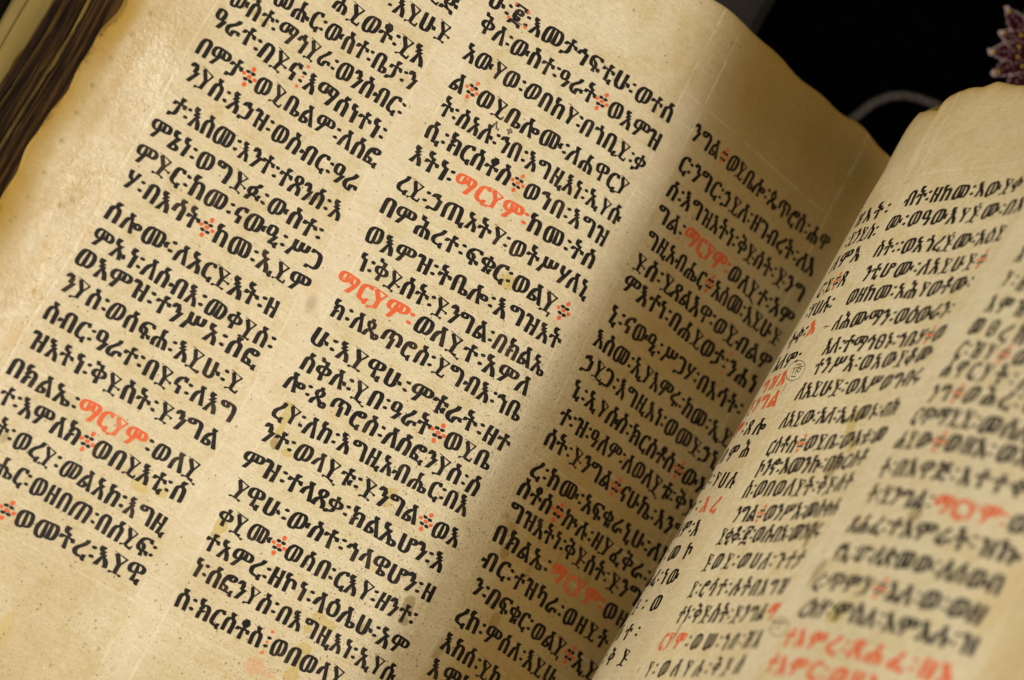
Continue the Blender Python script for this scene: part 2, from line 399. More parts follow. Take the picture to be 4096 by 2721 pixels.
att['speck'] = np.clip(0.10 + 1.0 * np.exp(-((S + 10.3 + 0.05 * (T - 14)) / 3.0) ** 2) * smooth(T, 6.0, 12.5)
                       + 0.26 * smooth(T, 6, 12) * smooth(S, -18, -13) + 0.22 * smooth(T, 19, 24) + 0.12 * smooth(S, -21, -26) * smooth(T, 10, 14)
                       + 0.10 * smooth(S, -9, -7) + 0.10 * lownoise(S, T, 1.2, 5), 0, 1)
att['gloss'] = np.clip(smooth(S, -24.9, -27.0) * (0.75 + 0.35 * lownoise(S, T, 1.0, 6)) * (1 - 1.0 * smooth(S, -28.1, -28.8)) + 0.25 * smooth(T, 17, 20) * smooth(S, -13.5, -10.5), 0, 1)
att['gap'] = (np.exp(-((S + 18.1) / 0.62) ** 4) + np.exp(-((S + 9.23) / 0.60) ** 4)) * smooth(T, -2.0, -0.6)
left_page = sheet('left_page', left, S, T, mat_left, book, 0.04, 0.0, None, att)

S, T = grid(lambda t: 0 * t + 0.0, 38.0, top_right, 400, 380)
att = {k: blobs(S, T, k, STAINS_RIGHT) for k in ('wax', 'pale', 'olive', 'brown', 'drop', 'pink', 'dot')}
att['edge'] = np.clip(0.55 * np.exp(-((T - top_right(S)) / 0.28)) + 0.22 * np.exp(-((T - top_right(S)) / 2.0)), 0, 1)
att['tan'] = np.clip(0.45 * smooth(T, 3, -4) + 0.25 * smooth(S, 28, 34) + 0.12 * lownoise(S, T, 0.6, 12), 0, 1)
att['speck'] = np.clip(0.05 + 0.05 * lownoise(S, T, 1.0, 8), 0, 1)
att['gloss'] = 0 * S
att['gap'] = 0.8 * np.exp(-((S - 19.5) / 0.65) ** 4)
UVr = np.stack([S.ravel(), ((T - RT[0] - RT[2] * (S - 12) * 0.1) / RT[1]).ravel()], 1)
right_page = sheet('right_page', right, S, T, mat_right, book, 0.04, 0.0, UVr, att)

# the other leaves of the book: a fore-edge of dark, wavy, uneven leaves on the left ...
mat_edge = [plain('leaf_edge_brown', (0.013, 0.006, 0.0015), (0.085, 0.042, 0.010), 420, 0.65, (1, 0.05, 1), 0.6, 0.0006, 0.08),
            plain('leaf_edge_olive', (0.03, 0.016, 0.004), (0.24, 0.155, 0.035), 380, 0.65, (1, 0.05, 1), 0.6, 0.0006, 0.08),
            plain('leaf_edge_umber', (0.004, 0.002, 0.001), (0.028, 0.013, 0.004), 420, 0.65, (1, 0.05, 1), 0.6, 0.0006, 0.08)]
NLF = 36
for k_ in range(1, NLF + 1):
    e = 0.040 * k_ + rng.uniform(-0.05, 0.05)
    d = -0.050 * k_ - 0.03
    ph = rng.uniform(0, 6.28); am = rng.uniform(0.010, 0.026)
    f0 = lambda t, e=e, ph=ph, am=am: (-29.3 - e + 0.05 * np.sin(t * 0.8 + 0.5) + am * np.sin(t * 1.3 + ph) + 0.5 * am * np.sin(t * 2.9 + 2 * ph)
                                       + 0.10 * am * np.sin(t * 23 + ph) - 0.05 * np.exp(-((t - 4 - 3 * ph) / 0.25) ** 2))
    S, T = grid(f0, -5.0, lambda s: -4.45 + 0 * s, 26, 400)
    v = np.linspace(0, 1, 26)[None, :]
    S = f0(T) * (1 - v ** 2.2) + (-5.0) * v ** 2.2
    off = d + 0.012 * np.sin(T * 0.8 + ph) + 0.008 * np.sin(T * 2.3 + 2 * ph)
    sheet('leaf', left, S, T, mat_edge[rng.choice([0, 0, 1, 2, 2, 0])], book, 0.035, off)
mat_guard = plain('pale_endleaf', (0.17, 0.120, 0.036), (0.24, 0.175, 0.058), 60, 0.75, (1, 0.3, 1), 0.2, 0.0005, 0.05)
mat_board = plain('parchment_covered_board', (0.16, 0.115, 0.038), (0.23, 0.165, 0.060), 50, 0.75, (1, 0.3, 1), 0.25, 0.0005, 0.05)
mat_leather = plain('dark_leather', (0.003, 0.002, 0.0015), (0.008, 0.005, 0.003), 200, 0.8, bump=0.6, spec=0.05)
def slab(name, e0, off, thick, mat):
    f0 = lambda t: -29.3 - e0 + 0.015 * np.sin(t * 0.7)
    S, T = grid(f0, -5.0, lambda s: -4.9 + 0 * s, 60, 60)
    sheet(name, left, S, T, mat, book, thick, off)
slab('endleaf', 2.05, -1.98, 0.10, mat_guard)
slab('cover_board', 2.38, -2.20, 0.75, mat_board)
slab('leather_cover', 5.5, -2.98, 0.25, mat_leather)
# ... and a few under the facing leaf
for k_ in range(1, 7):
    S, T = grid(lambda t: 0 * t + 1.0, 36.0 - 0.2 * k_, lambda s: -4.0 + 0 * s, 60, 30)
    sheet('leaf', right, S, T, mat_guard, book, 0.04, -0.12 * k_)
S, T = grid(lambda t: 0 * t + 1.0, 37.5, lambda s: -3.9 + 0 * s, 60, 30)
sheet('cover_board', right, S, T, mat_board, book, 0.75, -0.95)

# ------------------------------------------------------------------ the writing
GLYPHS = {
 'ሀ': '596;296,-10 201,6 136,54 99,131 87,235 87,689 175,689 175,240 182,167 203,113 240,79 296,68 357,79 395,115 415,170 421,241 421,689 509,689 509,233 496,134 457,57 391,7',
 'ሁ': '718;296,-10 201,6 136,54 99,131 87,235 87,689 175,689 175,240 182,167 203,113 240,79 296,68 357,79 395,115 415,170 421,241 421,689 509,689 509,392 671,392 704,242 685,242 657,247 633,264 600,321 509,321 509,233 496,134 457,57 391,7',
 'ሃ': '498;107,0 244,336 165,352 104,389 64,450 51,539 51,689 138,689 138,547 147,482 176,440 220,417 274,408 385,689 473,689 197,0',
 'ሆ': '746;296,-10 201,6 136,54 99,131 87,235 87,689 175,689 175,240 182,167 203,113 240,79 296,68 357,79 395,115 415,170 421,241 421,662 494,687 586,698 666,684 713,643 729,575 719,522 689,480 637,453 561,444 509,444 509,233 496,134 457,57 391,7|509,509 591,513 621,525 638,545 643,574 626,617 576,632 539,628 509,620',
 'ለ': '569;41,0 73,233 94,320 119,390 150,445 187,486 232,517 284,539 238,689 332,689 545,0 453,0 308,469 273,456 242,434 215,402 191,357 153,218 126,0',
 'ሉ': '643;41,0 73,233 94,320 119,390 150,445 187,486 232,517 284,539 238,689 332,689 438,346 596,346 629,197 609,197 582,202 558,218 525,276 459,276 545,0 453,0 308,469 273,456 242,434 215,402 191,357 153,218 126,0',
 'ሊ': '726;41,0 73,233 94,320 119,390 150,445 187,486 232,517 284,539 238,689 332,689 523,70 608,70 637,123 661,142 689,149 712,149 687,35 712,-79 689,-79 661,-73 637,-53 608,0 453,0 308,469 273,456 242,434 215,402 191,357 153,218 126,0',
 'ላ': '548;433,0 287,469 250,454 217,430 188,393 163,340 124,171 41,171 62,280 88,365 119,430 159,479 206,514 264,539 218,689 311,689 525,0',
 'ሌ': '745;41,0 73,233 94,320 119,390 150,445 187,486 232,517 284,539 238,689 332,689 466,255 574,255 643,247 690,223 718,186 727,135 716,81 683,38 628,9 549,0 453,0 308,469 273,456 242,434 215,402 191,357 153,218 126,0|569,189 486,189 525,64 595,68 622,83 636,105 641,132 637,156 624,174 602,185',
 'ል': '640;41,0 75,234 97,321 124,392 157,447 196,489 242,521 295,543 232,689 326,689 623,0 531,0 324,473 275,449 230,407 191,344 164,255 235,255 290,247 331,222 358,184 366,135 355,78 322,35 269,9 198,0|136,64 181,64 236,71 270,94 281,132 262,175 207,189 152,189',
 'ሎ': '838;41,0 73,233 94,320 119,390 150,445 187,486 232,517 284,539 238,689 332,689 409,441 546,441 593,464 657,473 726,464 775,438 804,398 814,346 804,297 774,256 725,227 657,218 584,227 536,254 509,294 500,343 502,370 430,370 545,0 453,0 308,469 273,456 242,434 215,402 191,357 153,218 126,0|657,283 689,287 711,299 724,319 728,345 724,371 710,391 688,403 657,407 625,403 603,391 590,371 585,345 590,319 603,299 625,287',
 'ሐ': '730;71,0 71,178 88,279 140,353 219,400 321,419 321,689 409,689 409,419 512,400 592,353 642,279 659,178 659,0 571,0 571,168 560,243 528,295 477,327 409,338 409,0 321,0 321,338 254,327 203,295 170,243 159,169 159,0',
 'ሑ': '836;71,0 71,178 88,279 140,353 219,400 321,419 321,689 409,689 409,419 489,408 555,380 607,338 641,280 789,280 822,130 802,130 775,136 751,152 717,209 658,209 659,0 571,0 571,168 560,243 528,295 477,327 409,338 409,0 321,0 321,338 254,327 203,295 170,243 159,169 159,0',
 'ሔ': '896;71,0 71,178 88,279 140,353 219,400 321,419 321,689 409,689 409,419 495,406 566,374 618,323 649,255 736,255 798,247 843,223 870,186 878,135 868,81 835,38 779,9 700,0 571,0 571,168 560,243 528,295 477,327 409,338 409,0 321,0 321,338 254,327 203,295 170,243 159,169 159,0|659,64 703,64 746,68 773,83 788,105 793,132 788,156 776,174 753,185 720,189 659,189',
 'ሕ': '730;71,0 71,178 88,279 140,353 219,400 321,419 321,618 166,618 133,768 152,768 180,762 204,746 224,721 237,689 409,689 409,419 512,400 592,353 642,279 659,178 659,0 571,0 571,168 560,243 528,295 477,327 409,338 409,0 321,0 321,338 254,327 203,295 170,243 159,169 159,0',
 'መ': '925;250,-10 191,-1 145,26 110,70 78,167 68,301 75,409 96,504 131,581 180,640 243,676 317,689 665,689 726,680 774,654 811,612 846,516 857,383 845,249 810,151 772,106 724,79 665,70 533,70 533,621 426,621 426,99 392,56 353,21 306,-2|254,61 301,73 338,109 338,621 325,621 252,601 198,542 165,443 153,304 160,194 180,119 212,75|621,140 653,140 694,147 725,170 747,206 762,254 772,384 761,507 747,554 725,591 696,613 658,621 621,621',
 'ሙ': '1058;250,-10 191,-1 145,26 110,70 78,167 68,301 75,409 96,504 131,581 180,640 243,676 317,689 665,689 749,671 808,617 844,527 857,401 939,401 969,454 992,473 1020,479 1043,479 1018,365 1043,252 1020,252 992,258 969,278 939,331 855,331 838,219 800,137 743,87 665,70 533,70 533,621 426,621 426,99 392,56 353,21 306,-2|254,61 301,73 338,109 338,621 325,621 252,601 198,542 165,443 153,304 160,194 180,119 212,75|621,140 653,140 694,147 725,170 747,206 762,254 772,384 761,507 747,554 725,591 696,613 658,621 621,621',
 'ማ': '860;530,0 674,349 623,349 563,357 519,382 492,423 483,480 500,625 395,625 395,347 317,292 269,275 215,270 142,282 85,319 49,379 37,459 52,554 100,627 175,673 275,689 657,689 749,673 805,628 824,553 808,466 773,370 620,0|220,338 271,347 308,369 308,625 281,625 215,614 165,582 133,530 122,459 129,407 149,369 180,346|700,413 734,506 740,549 734,581 716,605 687,620 649,625 584,625 572,551 568,490 574,454 591,431 622,417',
 'ም': '841;169,0 281,279 215,270 142,282 85,319 49,379 37,459 52,554 98,627 173,673 272,689 643,689 719,677 773,644 807,593 818,528 808,459 777,401 725,363 649,350 493,350 493,625 395,625 395,347 258,0|220,338 271,347 308,369 308,625 281,625 215,614 165,582 133,530 122,459 129,407 149,369 180,346|581,414 633,414 667,418 693,430 723,472 732,524 724,571 696,609 673,621 641,625 581,625',
 'ሠ': '805;261,-10 205,-3 160,17 127,50 104,93 91,144 87,203 87,689 174,689 174,208 179,151 194,106 223,77 269,68 300,72 323,87 351,139 359,210 359,689 446,689 446,302 451,245 466,201 495,173 540,164 572,169 595,183 623,232 631,301 631,689 717,689 717,298 713,245 700,195 676,151 642,117 596,94 538,87 476,97 427,127 405,72 371,28 324,0',
 'ሥ': '901;39,0 194,387 184,473 184,689 271,689 271,478 276,421 291,376 320,347 366,338 397,342 420,357 448,409 456,480 456,689 543,689 543,572 548,515 564,471 592,443 637,434 669,439 693,453 720,502 728,571 728,689 815,689 815,568 810,515 797,465 774,421 740,387 694,364 635,357 574,367 525,397 503,342 469,298 421,270 359,260 294,270 245,298 128,0',
 'ረ': '517;479,-79 451,-73 428,-53 398,0 263,0 168,14 101,51 61,109 48,186 54,240 69,287 133,374 239,476 289,529 321,579 339,630 345,689 433,689 423,607 392,537 346,475 201,329 154,261 140,191 151,130 167,105 191,86 225,74 270,70 398,70 428,123 451,142 479,149 502,149 477,35 502,-79',
 'ሩ': '593;306,0 306,181 222,181 142,191 88,220 58,266 48,323 58,381 87,428 135,469 287,565 331,621 344,689 433,689 422,614 391,554 337,503 189,413 149,377 136,331 142,295 159,270 188,256 231,252 546,252 579,102 559,102 532,108 508,124 474,181 393,181 393,0',
 'ራ': '640;270,0 172,12 103,50 62,109 48,186 54,240 69,287 133,374 239,476 289,529 321,579 339,630 345,689 433,689 423,607 392,537 346,475 201,329 154,261 140,191 151,130 167,105 191,86 225,74 278,70 301,169 345,241 414,285 511,300 593,300 626,150 608,150 578,156 554,172 522,230 471,224 432,208 402,179 381,136 368,77 361,0',
 'ር': '492;449,-79 419,-73 394,-53 365,0 304,0 195,13 122,53 81,121 68,217 68,302 75,423 98,521 135,595 190,647 263,678 354,689 445,689 477,539 458,539 428,545 404,564 373,618 349,618 292,611 244,590 206,552 178,492 161,407 155,293 155,222 164,153 190,106 236,79 307,70 365,70 395,123 419,142 449,149 470,149 445,35 470,-79',
 'ሮ': '586;449,-79 419,-73 394,-53 365,0 304,0 195,13 122,53 81,121 68,217 68,302 75,423 98,521 135,595 190,647 263,678 354,689 406,689 474,680 523,653 552,613 561,562 551,513 521,472 472,443 404,434 331,443 283,470 256,510 247,559 252,596 210,557 180,498 161,411 155,293 155,222 164,153 190,106 236,79 307,70 365,70 395,123 419,142 449,149 470,149 445,35 470,-79|404,499 436,503 458,515 471,535 475,561 471,587 458,607 435,619 404,623 373,619 351,607 337,587 333,561 337,535 351,515 373,503',
 'ሰ': '596;87,0 87,348 97,437 128,510 180,561 255,587 255,733 342,733 342,588 418,564 470,514 499,441 509,346 509,0 421,0 421,341 414,415 393,469 356,503 300,514 239,502 201,467 181,412 175,340 175,0',
 'ሱ': '690;87,0 87,348 97,437 128,510 180,561 255,587 255,733 342,733 342,588 418,564 470,514 499,441 509,334 572,334 601,386 625,405 653,412 676,412 651,298 676,184 653,184 625,191 601,210 572,263 509,263 509,0 421,0 421,341 414,415 393,469 356,503 300,514 239,502 201,467 181,412 175,340 175,0',
 'ሲ': '717;87,0 87,348 97,437 128,510 180,561 255,587 255,733 342,733 342,588 418,564 470,514 499,441 509,346 509,70 599,70 628,123 652,142 680,149 703,149 678,35 703,-79 680,-79 652,-73 628,-53 599,0 421,0 421,341 414,415 393,469 356,503 300,514 239,502 201,467 181,412 175,340 175,0',
 'ሳ': '596;421,0 421,341 414,415 393,469 356,503 300,514 239,502 201,467 181,412 175,340 175,231 87,231 87,348 97,438 129,511 182,562 257,588 257,733 345,733 345,588 419,562 470,512 499,439 509,346 509,0',
 'ስ': '596;87,0 87,348 97,436 126,508 177,559 249,586 176,733 270,733 341,588 418,564 470,515 499,442 509,346 509,0 421,0 421,341 414,415 393,469 356,503 300,514 239,502 201,467 181,412 175,340 175,0',
 'ቀ': '628;270,0 270,219 188,227 127,247 85,275 58,309 43,347 39,386 43,426 58,464 85,497 127,524 188,543 270,551 270,689 358,689 358,551 439,543 500,524 542,497 569,464 584,426 589,386 579,330 542,277 472,237 358,219 358,0|126,386 138,339 154,320 180,306 270,291 270,478 177,463 152,448 136,429|501,386 490,429 474,448 448,462 358,478 358,291 447,306 473,321 490,340',
 'ቁ': '628;270,0 270,253 188,261 127,281 85,309 58,343 43,381 39,419 43,460 58,498 85,531 127,558 188,576 270,584 270,689 358,689 358,584 439,576 500,558 542,531 569,498 584,460 589,419 579,364 542,311 472,271 358,253 358,170 434,170 463,222 487,241 515,248 538,248 513,134 538,20 515,20 487,27 463,46 434,99 358,99 358,0|126,419 138,373 154,354 180,339 270,325 270,512 177,497 152,481 136,463|501,419 490,463 474,481 448,496 358,512 358,325 447,340 473,355 490,374',
 'ቂ': '628;270,0 270,220 188,228 127,248 85,276 58,310 43,348 39,387 43,427 58,465 85,498 127,525 188,544 270,552 270,689 358,689 358,552 439,544 500,525 542,498 569,465 584,427 589,387 579,331 542,278 472,238 358,220 358,70 455,70 485,123 508,142 536,149 559,149 534,35 559,-79 536,-79 508,-73 485,-53 455,0|126,387 138,340 154,321 180,307 270,292 270,479 177,464 152,449 136,430|501,387 490,430 474,449 448,463 358,479 358,292 447,307 473,322 490,341',
 'ቃ': '617;14,-79 47,70 128,70 193,79 234,103 256,149 263,219 147,236 75,274 39,327 28,386 33,427 48,465 75,498 119,525 180,543 263,551 263,689 351,689 351,551 431,542 490,523 532,496 559,463 574,426 579,386 568,330 532,278 463,238 351,219 338,123 300,55 235,14 144,0 119,0 106,-31 87,-56 62,-73 34,-79|116,386 128,339 145,320 172,306 263,291 263,478 169,463 142,448 126,429|491,386 480,429 439,462 351,477 351,292 437,307 479,340',
 'ቅ': '628;270,0 270,219 188,227 127,247 85,275 58,309 43,347 39,386 43,426 58,464 85,497 127,524 188,543 270,551 270,675 97,675 65,824 84,824 111,819 136,803 156,778 169,745 358,745 358,551 439,543 500,524 542,497 569,464 584,426 589,386 579,330 542,277 472,237 358,219 358,0|126,386 138,339 154,320 180,306 270,291 270,478 177,463 152,448 136,429|501,386 490,429 474,448 448,462 358,478 358,291 447,306 473,321 490,340',
 'ቆ': '628;270,0 270,101 188,110 127,129 85,157 58,191 43,229 39,268 43,308 58,346 85,380 127,406 188,425 270,433 274,473 287,499 238,518 197,558 184,586 180,620 190,672 218,712 261,737 315,745 371,737 413,714 440,677 448,631 437,571 409,528 378,495 363,473 358,433 439,425 500,406 542,380 569,346 584,308 589,268 579,212 542,160 472,120 358,101 358,0|329,554 355,591 363,628 351,666 314,680 280,664 266,625 281,582|126,268 138,221 154,203 180,188 270,174 270,361 177,345 152,330 136,311|501,268 490,311 474,330 448,345 358,361 358,174 447,189 473,203 490,222',
 'በ': '596;300,698 395,682 460,635 497,558 509,453 509,0 421,0 421,448 414,521 393,576 356,610 300,621 239,609 201,574 181,519 175,447 175,0 87,0 87,455 100,554 139,632 205,682',
 'ቢ': '712;674,-79 646,-73 622,-53 593,0 421,0 421,448 414,522 393,576 356,610 300,621 239,609 201,574 181,519 175,447 175,0 87,0 87,455 100,554 139,632 205,682 300,698 395,682 460,635 497,558 509,453 509,70 593,70 622,123 646,142 674,149 697,149 672,35 697,-79',
 'ቤ': '746;300,698 395,682 460,635 497,558 509,453 509,255 586,255 666,240 713,198 729,127 719,78 690,37 638,9 560,0 421,0 421,448 414,522 393,576 356,610 300,621 239,609 201,574 181,519 175,447 175,0 87,0 87,455 100,554 139,632 205,682|509,64 554,64 597,68 624,81 638,101 643,127 639,154 626,174 604,185 571,189 509,189',
 'ብ': '715;14,189 47,338 206,338 206,455 219,554 258,632 325,682 419,698 515,682 580,635 616,558 629,453 629,0 541,0 541,448 534,522 513,576 476,610 419,621 359,609 321,574 301,519 294,447 294,0 206,0 206,268 119,268 106,236 86,211 61,194 34,189',
 'ተ': '580;246,0 246,447 119,447 106,415 86,390 61,374 34,368 14,368 47,518 246,518 246,689 334,689 334,518 532,518 565,368 546,368 518,374 494,390 461,447 334,447 334,0',
 'ቱ': '580;246,0 246,447 119,447 106,415 86,390 61,374 34,368 14,368 47,518 246,518 246,689 334,689 334,518 532,518 565,368 546,368 518,374 494,390 461,447 334,447 334,231 420,231 450,284 474,303 501,310 525,310 500,196 525,82 501,82 474,88 450,108 420,161 334,161 334,0',
 'ቲ': '580;246,0 246,447 119,447 106,415 86,390 61,374 34,368 14,368 47,518 246,518 246,689 334,689 334,518 532,518 565,368 546,368 518,374 494,390 461,447 334,447 334,70 426,70 456,123 479,142 507,149 530,149 505,35 530,-79 507,-79 479,-73 456,-53 426,0',
 'ታ': '596;14,-79 47,70 128,70 209,84 234,103 251,132 263,223 263,446 135,446 122,414 102,389 78,373 50,367 31,367 64,517 263,517 263,689 351,689 351,517 549,517 581,367 562,367 535,373 511,389 477,446 351,446 351,216 338,123 300,55 235,14 144,0 119,0 106,-31 87,-56 62,-73 34,-79',
 'ት': '580;253,0 253,395 119,395 106,363 86,338 61,322 34,316 14,316 47,466 253,466 253,533 184,545 133,576 101,627 91,702 91,775 178,775 178,710 184,657 203,626 233,610 277,605 340,605 340,466 532,466 565,316 546,316 518,322 494,338 461,395 340,395 340,0',
 'ቶ': '580;252,0 252,350 119,350 106,318 86,293 61,276 34,271 14,271 47,420 252,420 256,473 269,499 219,518 178,558 166,586 162,620 171,672 200,712 243,737 297,745 353,737 395,714 421,677 430,631 419,571 391,528 360,495 345,473 339,445 339,420 532,420 565,271 546,271 518,276 494,293 461,350 339,350 339,0|311,554 337,591 344,628 332,666 296,680 262,664 248,625 262,582',
 'ኀ': '534;350,0 350,446 296,453 252,471 219,500 198,543 119,543 106,511 86,486 61,469 34,464 14,464 47,613 188,688 276,688 276,622 282,570 300,538 331,522 374,517 438,517 438,0',
 'ኃ': '551;14,-79 47,70 205,70 305,83 334,101 353,130 366,223 366,446 313,453 269,471 235,500 214,543 132,543 119,511 99,486 75,469 47,464 28,464 61,613 204,688 292,688 292,622 298,570 316,538 347,522 391,517 454,517 454,216 441,123 400,55 328,14 221,0 118,0 105,-33 85,-58 60,-74',
 'ኅ': '557;27,366 33,437 52,496 81,543 118,580 162,607 211,624 211,688 299,688 299,622 305,570 323,538 354,522 397,517 461,517 461,0 373,0 373,446 318,453 273,472 240,503 219,549 177,527 141,491 116,439 108,366',
 'ነ': '404;220,0 220,446 151,458 100,488 68,539 58,614 58,688 146,688 146,622 152,570 170,538 200,522 244,517 308,517 308,0',
 'ኑ': '507;220,0 220,446 151,458 100,488 68,539 58,614 58,688 146,688 146,622 152,570 170,538 200,522 244,517 308,517 308,338 460,338 493,189 473,189 446,194 422,211 389,268 308,268 308,0',
 'ኒ': '508;220,0 220,446 151,458 100,488 68,539 58,614 58,688 146,688 146,622 152,570 170,538 200,522 244,517 308,517 308,70 390,70 419,123 443,142 471,149 494,149 469,35 494,-79 471,-79 443,-73 419,-53 390,0',
 'ና': '493;237,0 237,261 68,261 75,423 98,521 135,595 190,647 263,678 354,689 446,689 478,539 459,539 433,544 409,558 389,583 374,618 295,612 248,593 210,558 182,504 164,428 155,326 325,326 325,0',
 'ኔ': '448;81,0 81,62 234,441 158,453 103,484 70,536 59,614 59,688 147,688 147,622 153,570 171,538 201,522 245,517 358,517 253,255 287,255 350,247 394,223 421,186 430,135 419,81 386,38 331,9 252,0|272,189 227,189 176,64 255,64 298,68 325,83 339,105 344,132 340,156 327,174 305,185',
 'ን': '471;148,0 323,389 224,389 224,509 218,562 199,595 170,612 119,618 85,560 61,544 14,539 47,689 143,689 219,677 271,644 301,589 311,512 311,464 447,464 244,0',
 'ኖ': '586;260,0 260,261 68,261 75,423 98,520 138,595 196,647 274,678 373,689 474,680 523,654 552,614 561,562 551,513 521,472 472,443 404,434 331,443 283,470 256,510 247,559 256,607 217,569 187,514 166,436 156,336 348,336 348,0|404,499 436,503 458,515 471,535 475,561 471,587 458,607 435,619 404,623 373,619 351,607 337,587 333,561 337,535 351,515 373,503',
 'አ': '533;53,0 234,441 158,453 103,486 70,539 59,614 59,688 147,688 147,622 153,570 171,538 201,522 245,517 358,517 300,372 351,346 398,309 439,258 472,191 495,106 509,0 421,0 412,80 395,146 371,198 341,239 268,294 150,0',
 'ኡ': '662;53,0 234,441 158,453 103,486 70,539 59,614 59,688 147,688 147,622 153,570 171,538 201,522 245,517 358,517 300,372 378,328 442,255 614,255 647,105 628,105 600,111 576,127 543,184 474,184 496,102 509,0 421,0 412,80 395,146 371,198 341,239 268,294 150,0',
 'ኢ': '690;53,0 234,441 158,453 103,486 70,539 59,614 59,688 147,688 147,622 153,570 171,538 201,522 245,517 358,517 300,372 346,350 389,318 427,276 459,222 484,154 501,70 571,70 600,123 624,142 652,149 675,149 650,35 675,-79 652,-79 624,-73 600,-53 571,0 421,0 412,80 395,146 371,198 341,239 268,294 150,0',
 'ኤ': '716;53,0 234,441 158,453 103,486 70,539 59,614 59,688 147,688 147,622 153,570 171,538 201,522 245,517 358,517 300,372 378,328 442,255 555,255 618,247 662,223 689,186 698,135 687,81 654,38 599,9 520,0 421,0 412,80 395,146 371,198 341,239 268,294 150,0|540,189 473,189 502,64 566,68 593,83 608,105 612,132 608,156 595,174 573,185',
 'እ': '533;53,0 220,405 123,405 169,511 124,528 92,557 71,603 65,689 152,689 152,672 165,607 180,590 200,581 253,575 289,575 246,474 341,474 300,371 351,346 398,310 438,259 471,192 495,106 509,0 421,0 412,81 394,147 370,199 339,240 268,294 150,0',
 'ከ': '625;116,0 116,348 122,420 141,480 101,503 72,533 54,576 48,635 48,733 136,733 136,638 149,578 186,544 247,579 329,591 424,575 489,528 526,451 538,346 538,0 450,0 450,341 443,415 422,469 385,503 329,514 268,502 230,467 210,412 203,340 203,0',
 'ኩ': '744;116,0 116,348 122,420 141,480 101,503 72,533 54,576 48,635 48,733 136,733 136,638 149,578 186,544 247,579 329,591 424,575 489,528 526,451 538,342 625,342 654,395 678,414 706,420 729,420 704,307 729,193 706,193 678,199 654,219 625,272 538,272 538,0 450,0 450,341 443,415 422,469 385,503 329,514 268,502 230,467 210,412 203,340 203,0',
 'ካ': '617;442,0 442,341 435,415 414,469 376,503 320,514 259,502 221,467 201,412 195,340 195,231 107,231 107,348 114,422 133,483 97,506 70,536 54,578 48,635 48,733 136,733 136,638 148,581 180,547 241,580 320,591 416,575 480,527 517,449 529,346 529,0',
 'ኬ': '775;116,0 116,348 122,420 141,480 101,503 72,533 54,576 48,635 48,733 136,733 136,638 149,578 186,544 247,579 329,591 424,575 489,528 526,451 538,346 538,255 615,255 695,240 742,198 758,127 748,78 719,37 667,9 589,0 450,0 450,341 443,415 422,469 385,503 329,514 268,502 230,467 210,412 203,340 203,0|538,64 626,68 653,81 667,101 672,127 668,154 655,174 633,185 600,189 538,189',
 'ክ': '625;116,0 116,182 120,228 133,269 156,302 189,327 116,327 122,420 141,480 101,503 72,533 54,576 48,635 48,733 136,733 136,638 149,578 186,544 247,579 329,591 424,575 489,528 526,451 538,346 538,0 450,0 450,341 443,415 422,469 385,503 329,514 268,502 230,467 210,412 203,334 249,347 303,351 303,274 240,262 211,229 203,176 203,0',
 'ኮ': '625;213,0 125,0 125,346 131,418 147,477 105,500 74,531 55,575 48,635 48,733 136,733 136,638 150,576 189,542 251,579 335,591 429,574 496,525 535,447 548,348 548,231 460,231 460,340 453,412 433,467 395,502 335,514 278,503 241,469 220,415 213,341',
 'ኵ': '859;116,0 116,348 122,420 141,480 101,503 72,533 54,576 48,635 48,733 136,733 136,638 149,578 186,544 247,579 329,591 409,581 469,549 509,497 532,425 621,425 621,579 702,579 702,425 812,425 845,276 825,276 798,281 774,297 741,355 538,355 538,0 450,0 450,341 443,415 422,469 385,503 329,514 268,502 230,467 210,412 203,340 203,0',
 'ወ': '730;250,-10 191,-1 145,26 110,70 78,167 68,301 75,409 96,504 131,581 180,640 243,676 317,689 471,689 531,680 579,654 616,612 651,516 662,383 651,249 615,151 578,106 529,79 471,70 406,70 339,13 298,-4|254,61 301,73 338,109 338,621 325,621 252,601 198,542 165,443 153,304 160,194 180,119 212,75|426,140 458,140 499,147 530,170 553,206 567,254 578,384 567,507 552,554 530,591 501,613 463,621 426,621',
 'ዊ': '655;308,0 308,289 264,275 215,270 142,282 85,319 49,379 37,459 52,554 98,627 173,673 272,689 458,689 534,677 588,644 622,593 633,528 628,480 614,437 590,401 555,373 510,356 452,350 395,350 395,70 478,70 508,123 531,142 559,149 582,149 557,35 582,-79 559,-79 531,-73 508,-53 478,0|220,338 271,347 308,369 308,625 281,625 215,614 165,582 133,530 122,459 129,407 149,369 180,346|395,414 447,414 482,418 508,430 538,472 547,524 539,571 511,609 488,621 456,625 395,625',
 'ዋ': '655;308,0 308,289 264,275 215,270 142,282 85,319 49,379 37,459 52,554 98,627 173,673 272,689 458,689 534,677 588,644 622,593 633,528 628,480 614,437 590,401 555,373 510,356 452,350 395,350 395,0|220,338 271,347 308,369 308,625 281,625 215,614 165,582 133,530 122,459 129,407 149,369 180,346|395,414 447,414 482,418 508,430 538,472 547,524 539,571 511,609 488,621 456,625 395,625',
 'ዌ': '655;308,0 308,289 264,275 215,270 142,282 85,319 49,379 37,459 52,554 98,627 173,673 272,689 458,689 534,677 588,644 622,593 633,528 628,480 614,437 590,401 555,373 510,356 452,350 395,350 395,223 461,223 523,216 568,195 595,162 604,119 593,71 560,33 504,8 425,0|220,338 271,347 308,369 308,625 281,625 215,614 165,582 133,530 122,459 129,407 149,369 180,346|395,414 447,414 482,418 508,430 538,472 547,524 539,571 511,609 488,621 456,625 395,625|395,64 471,67 499,78 513,95 518,116 514,134 501,148 446,159 395,159',
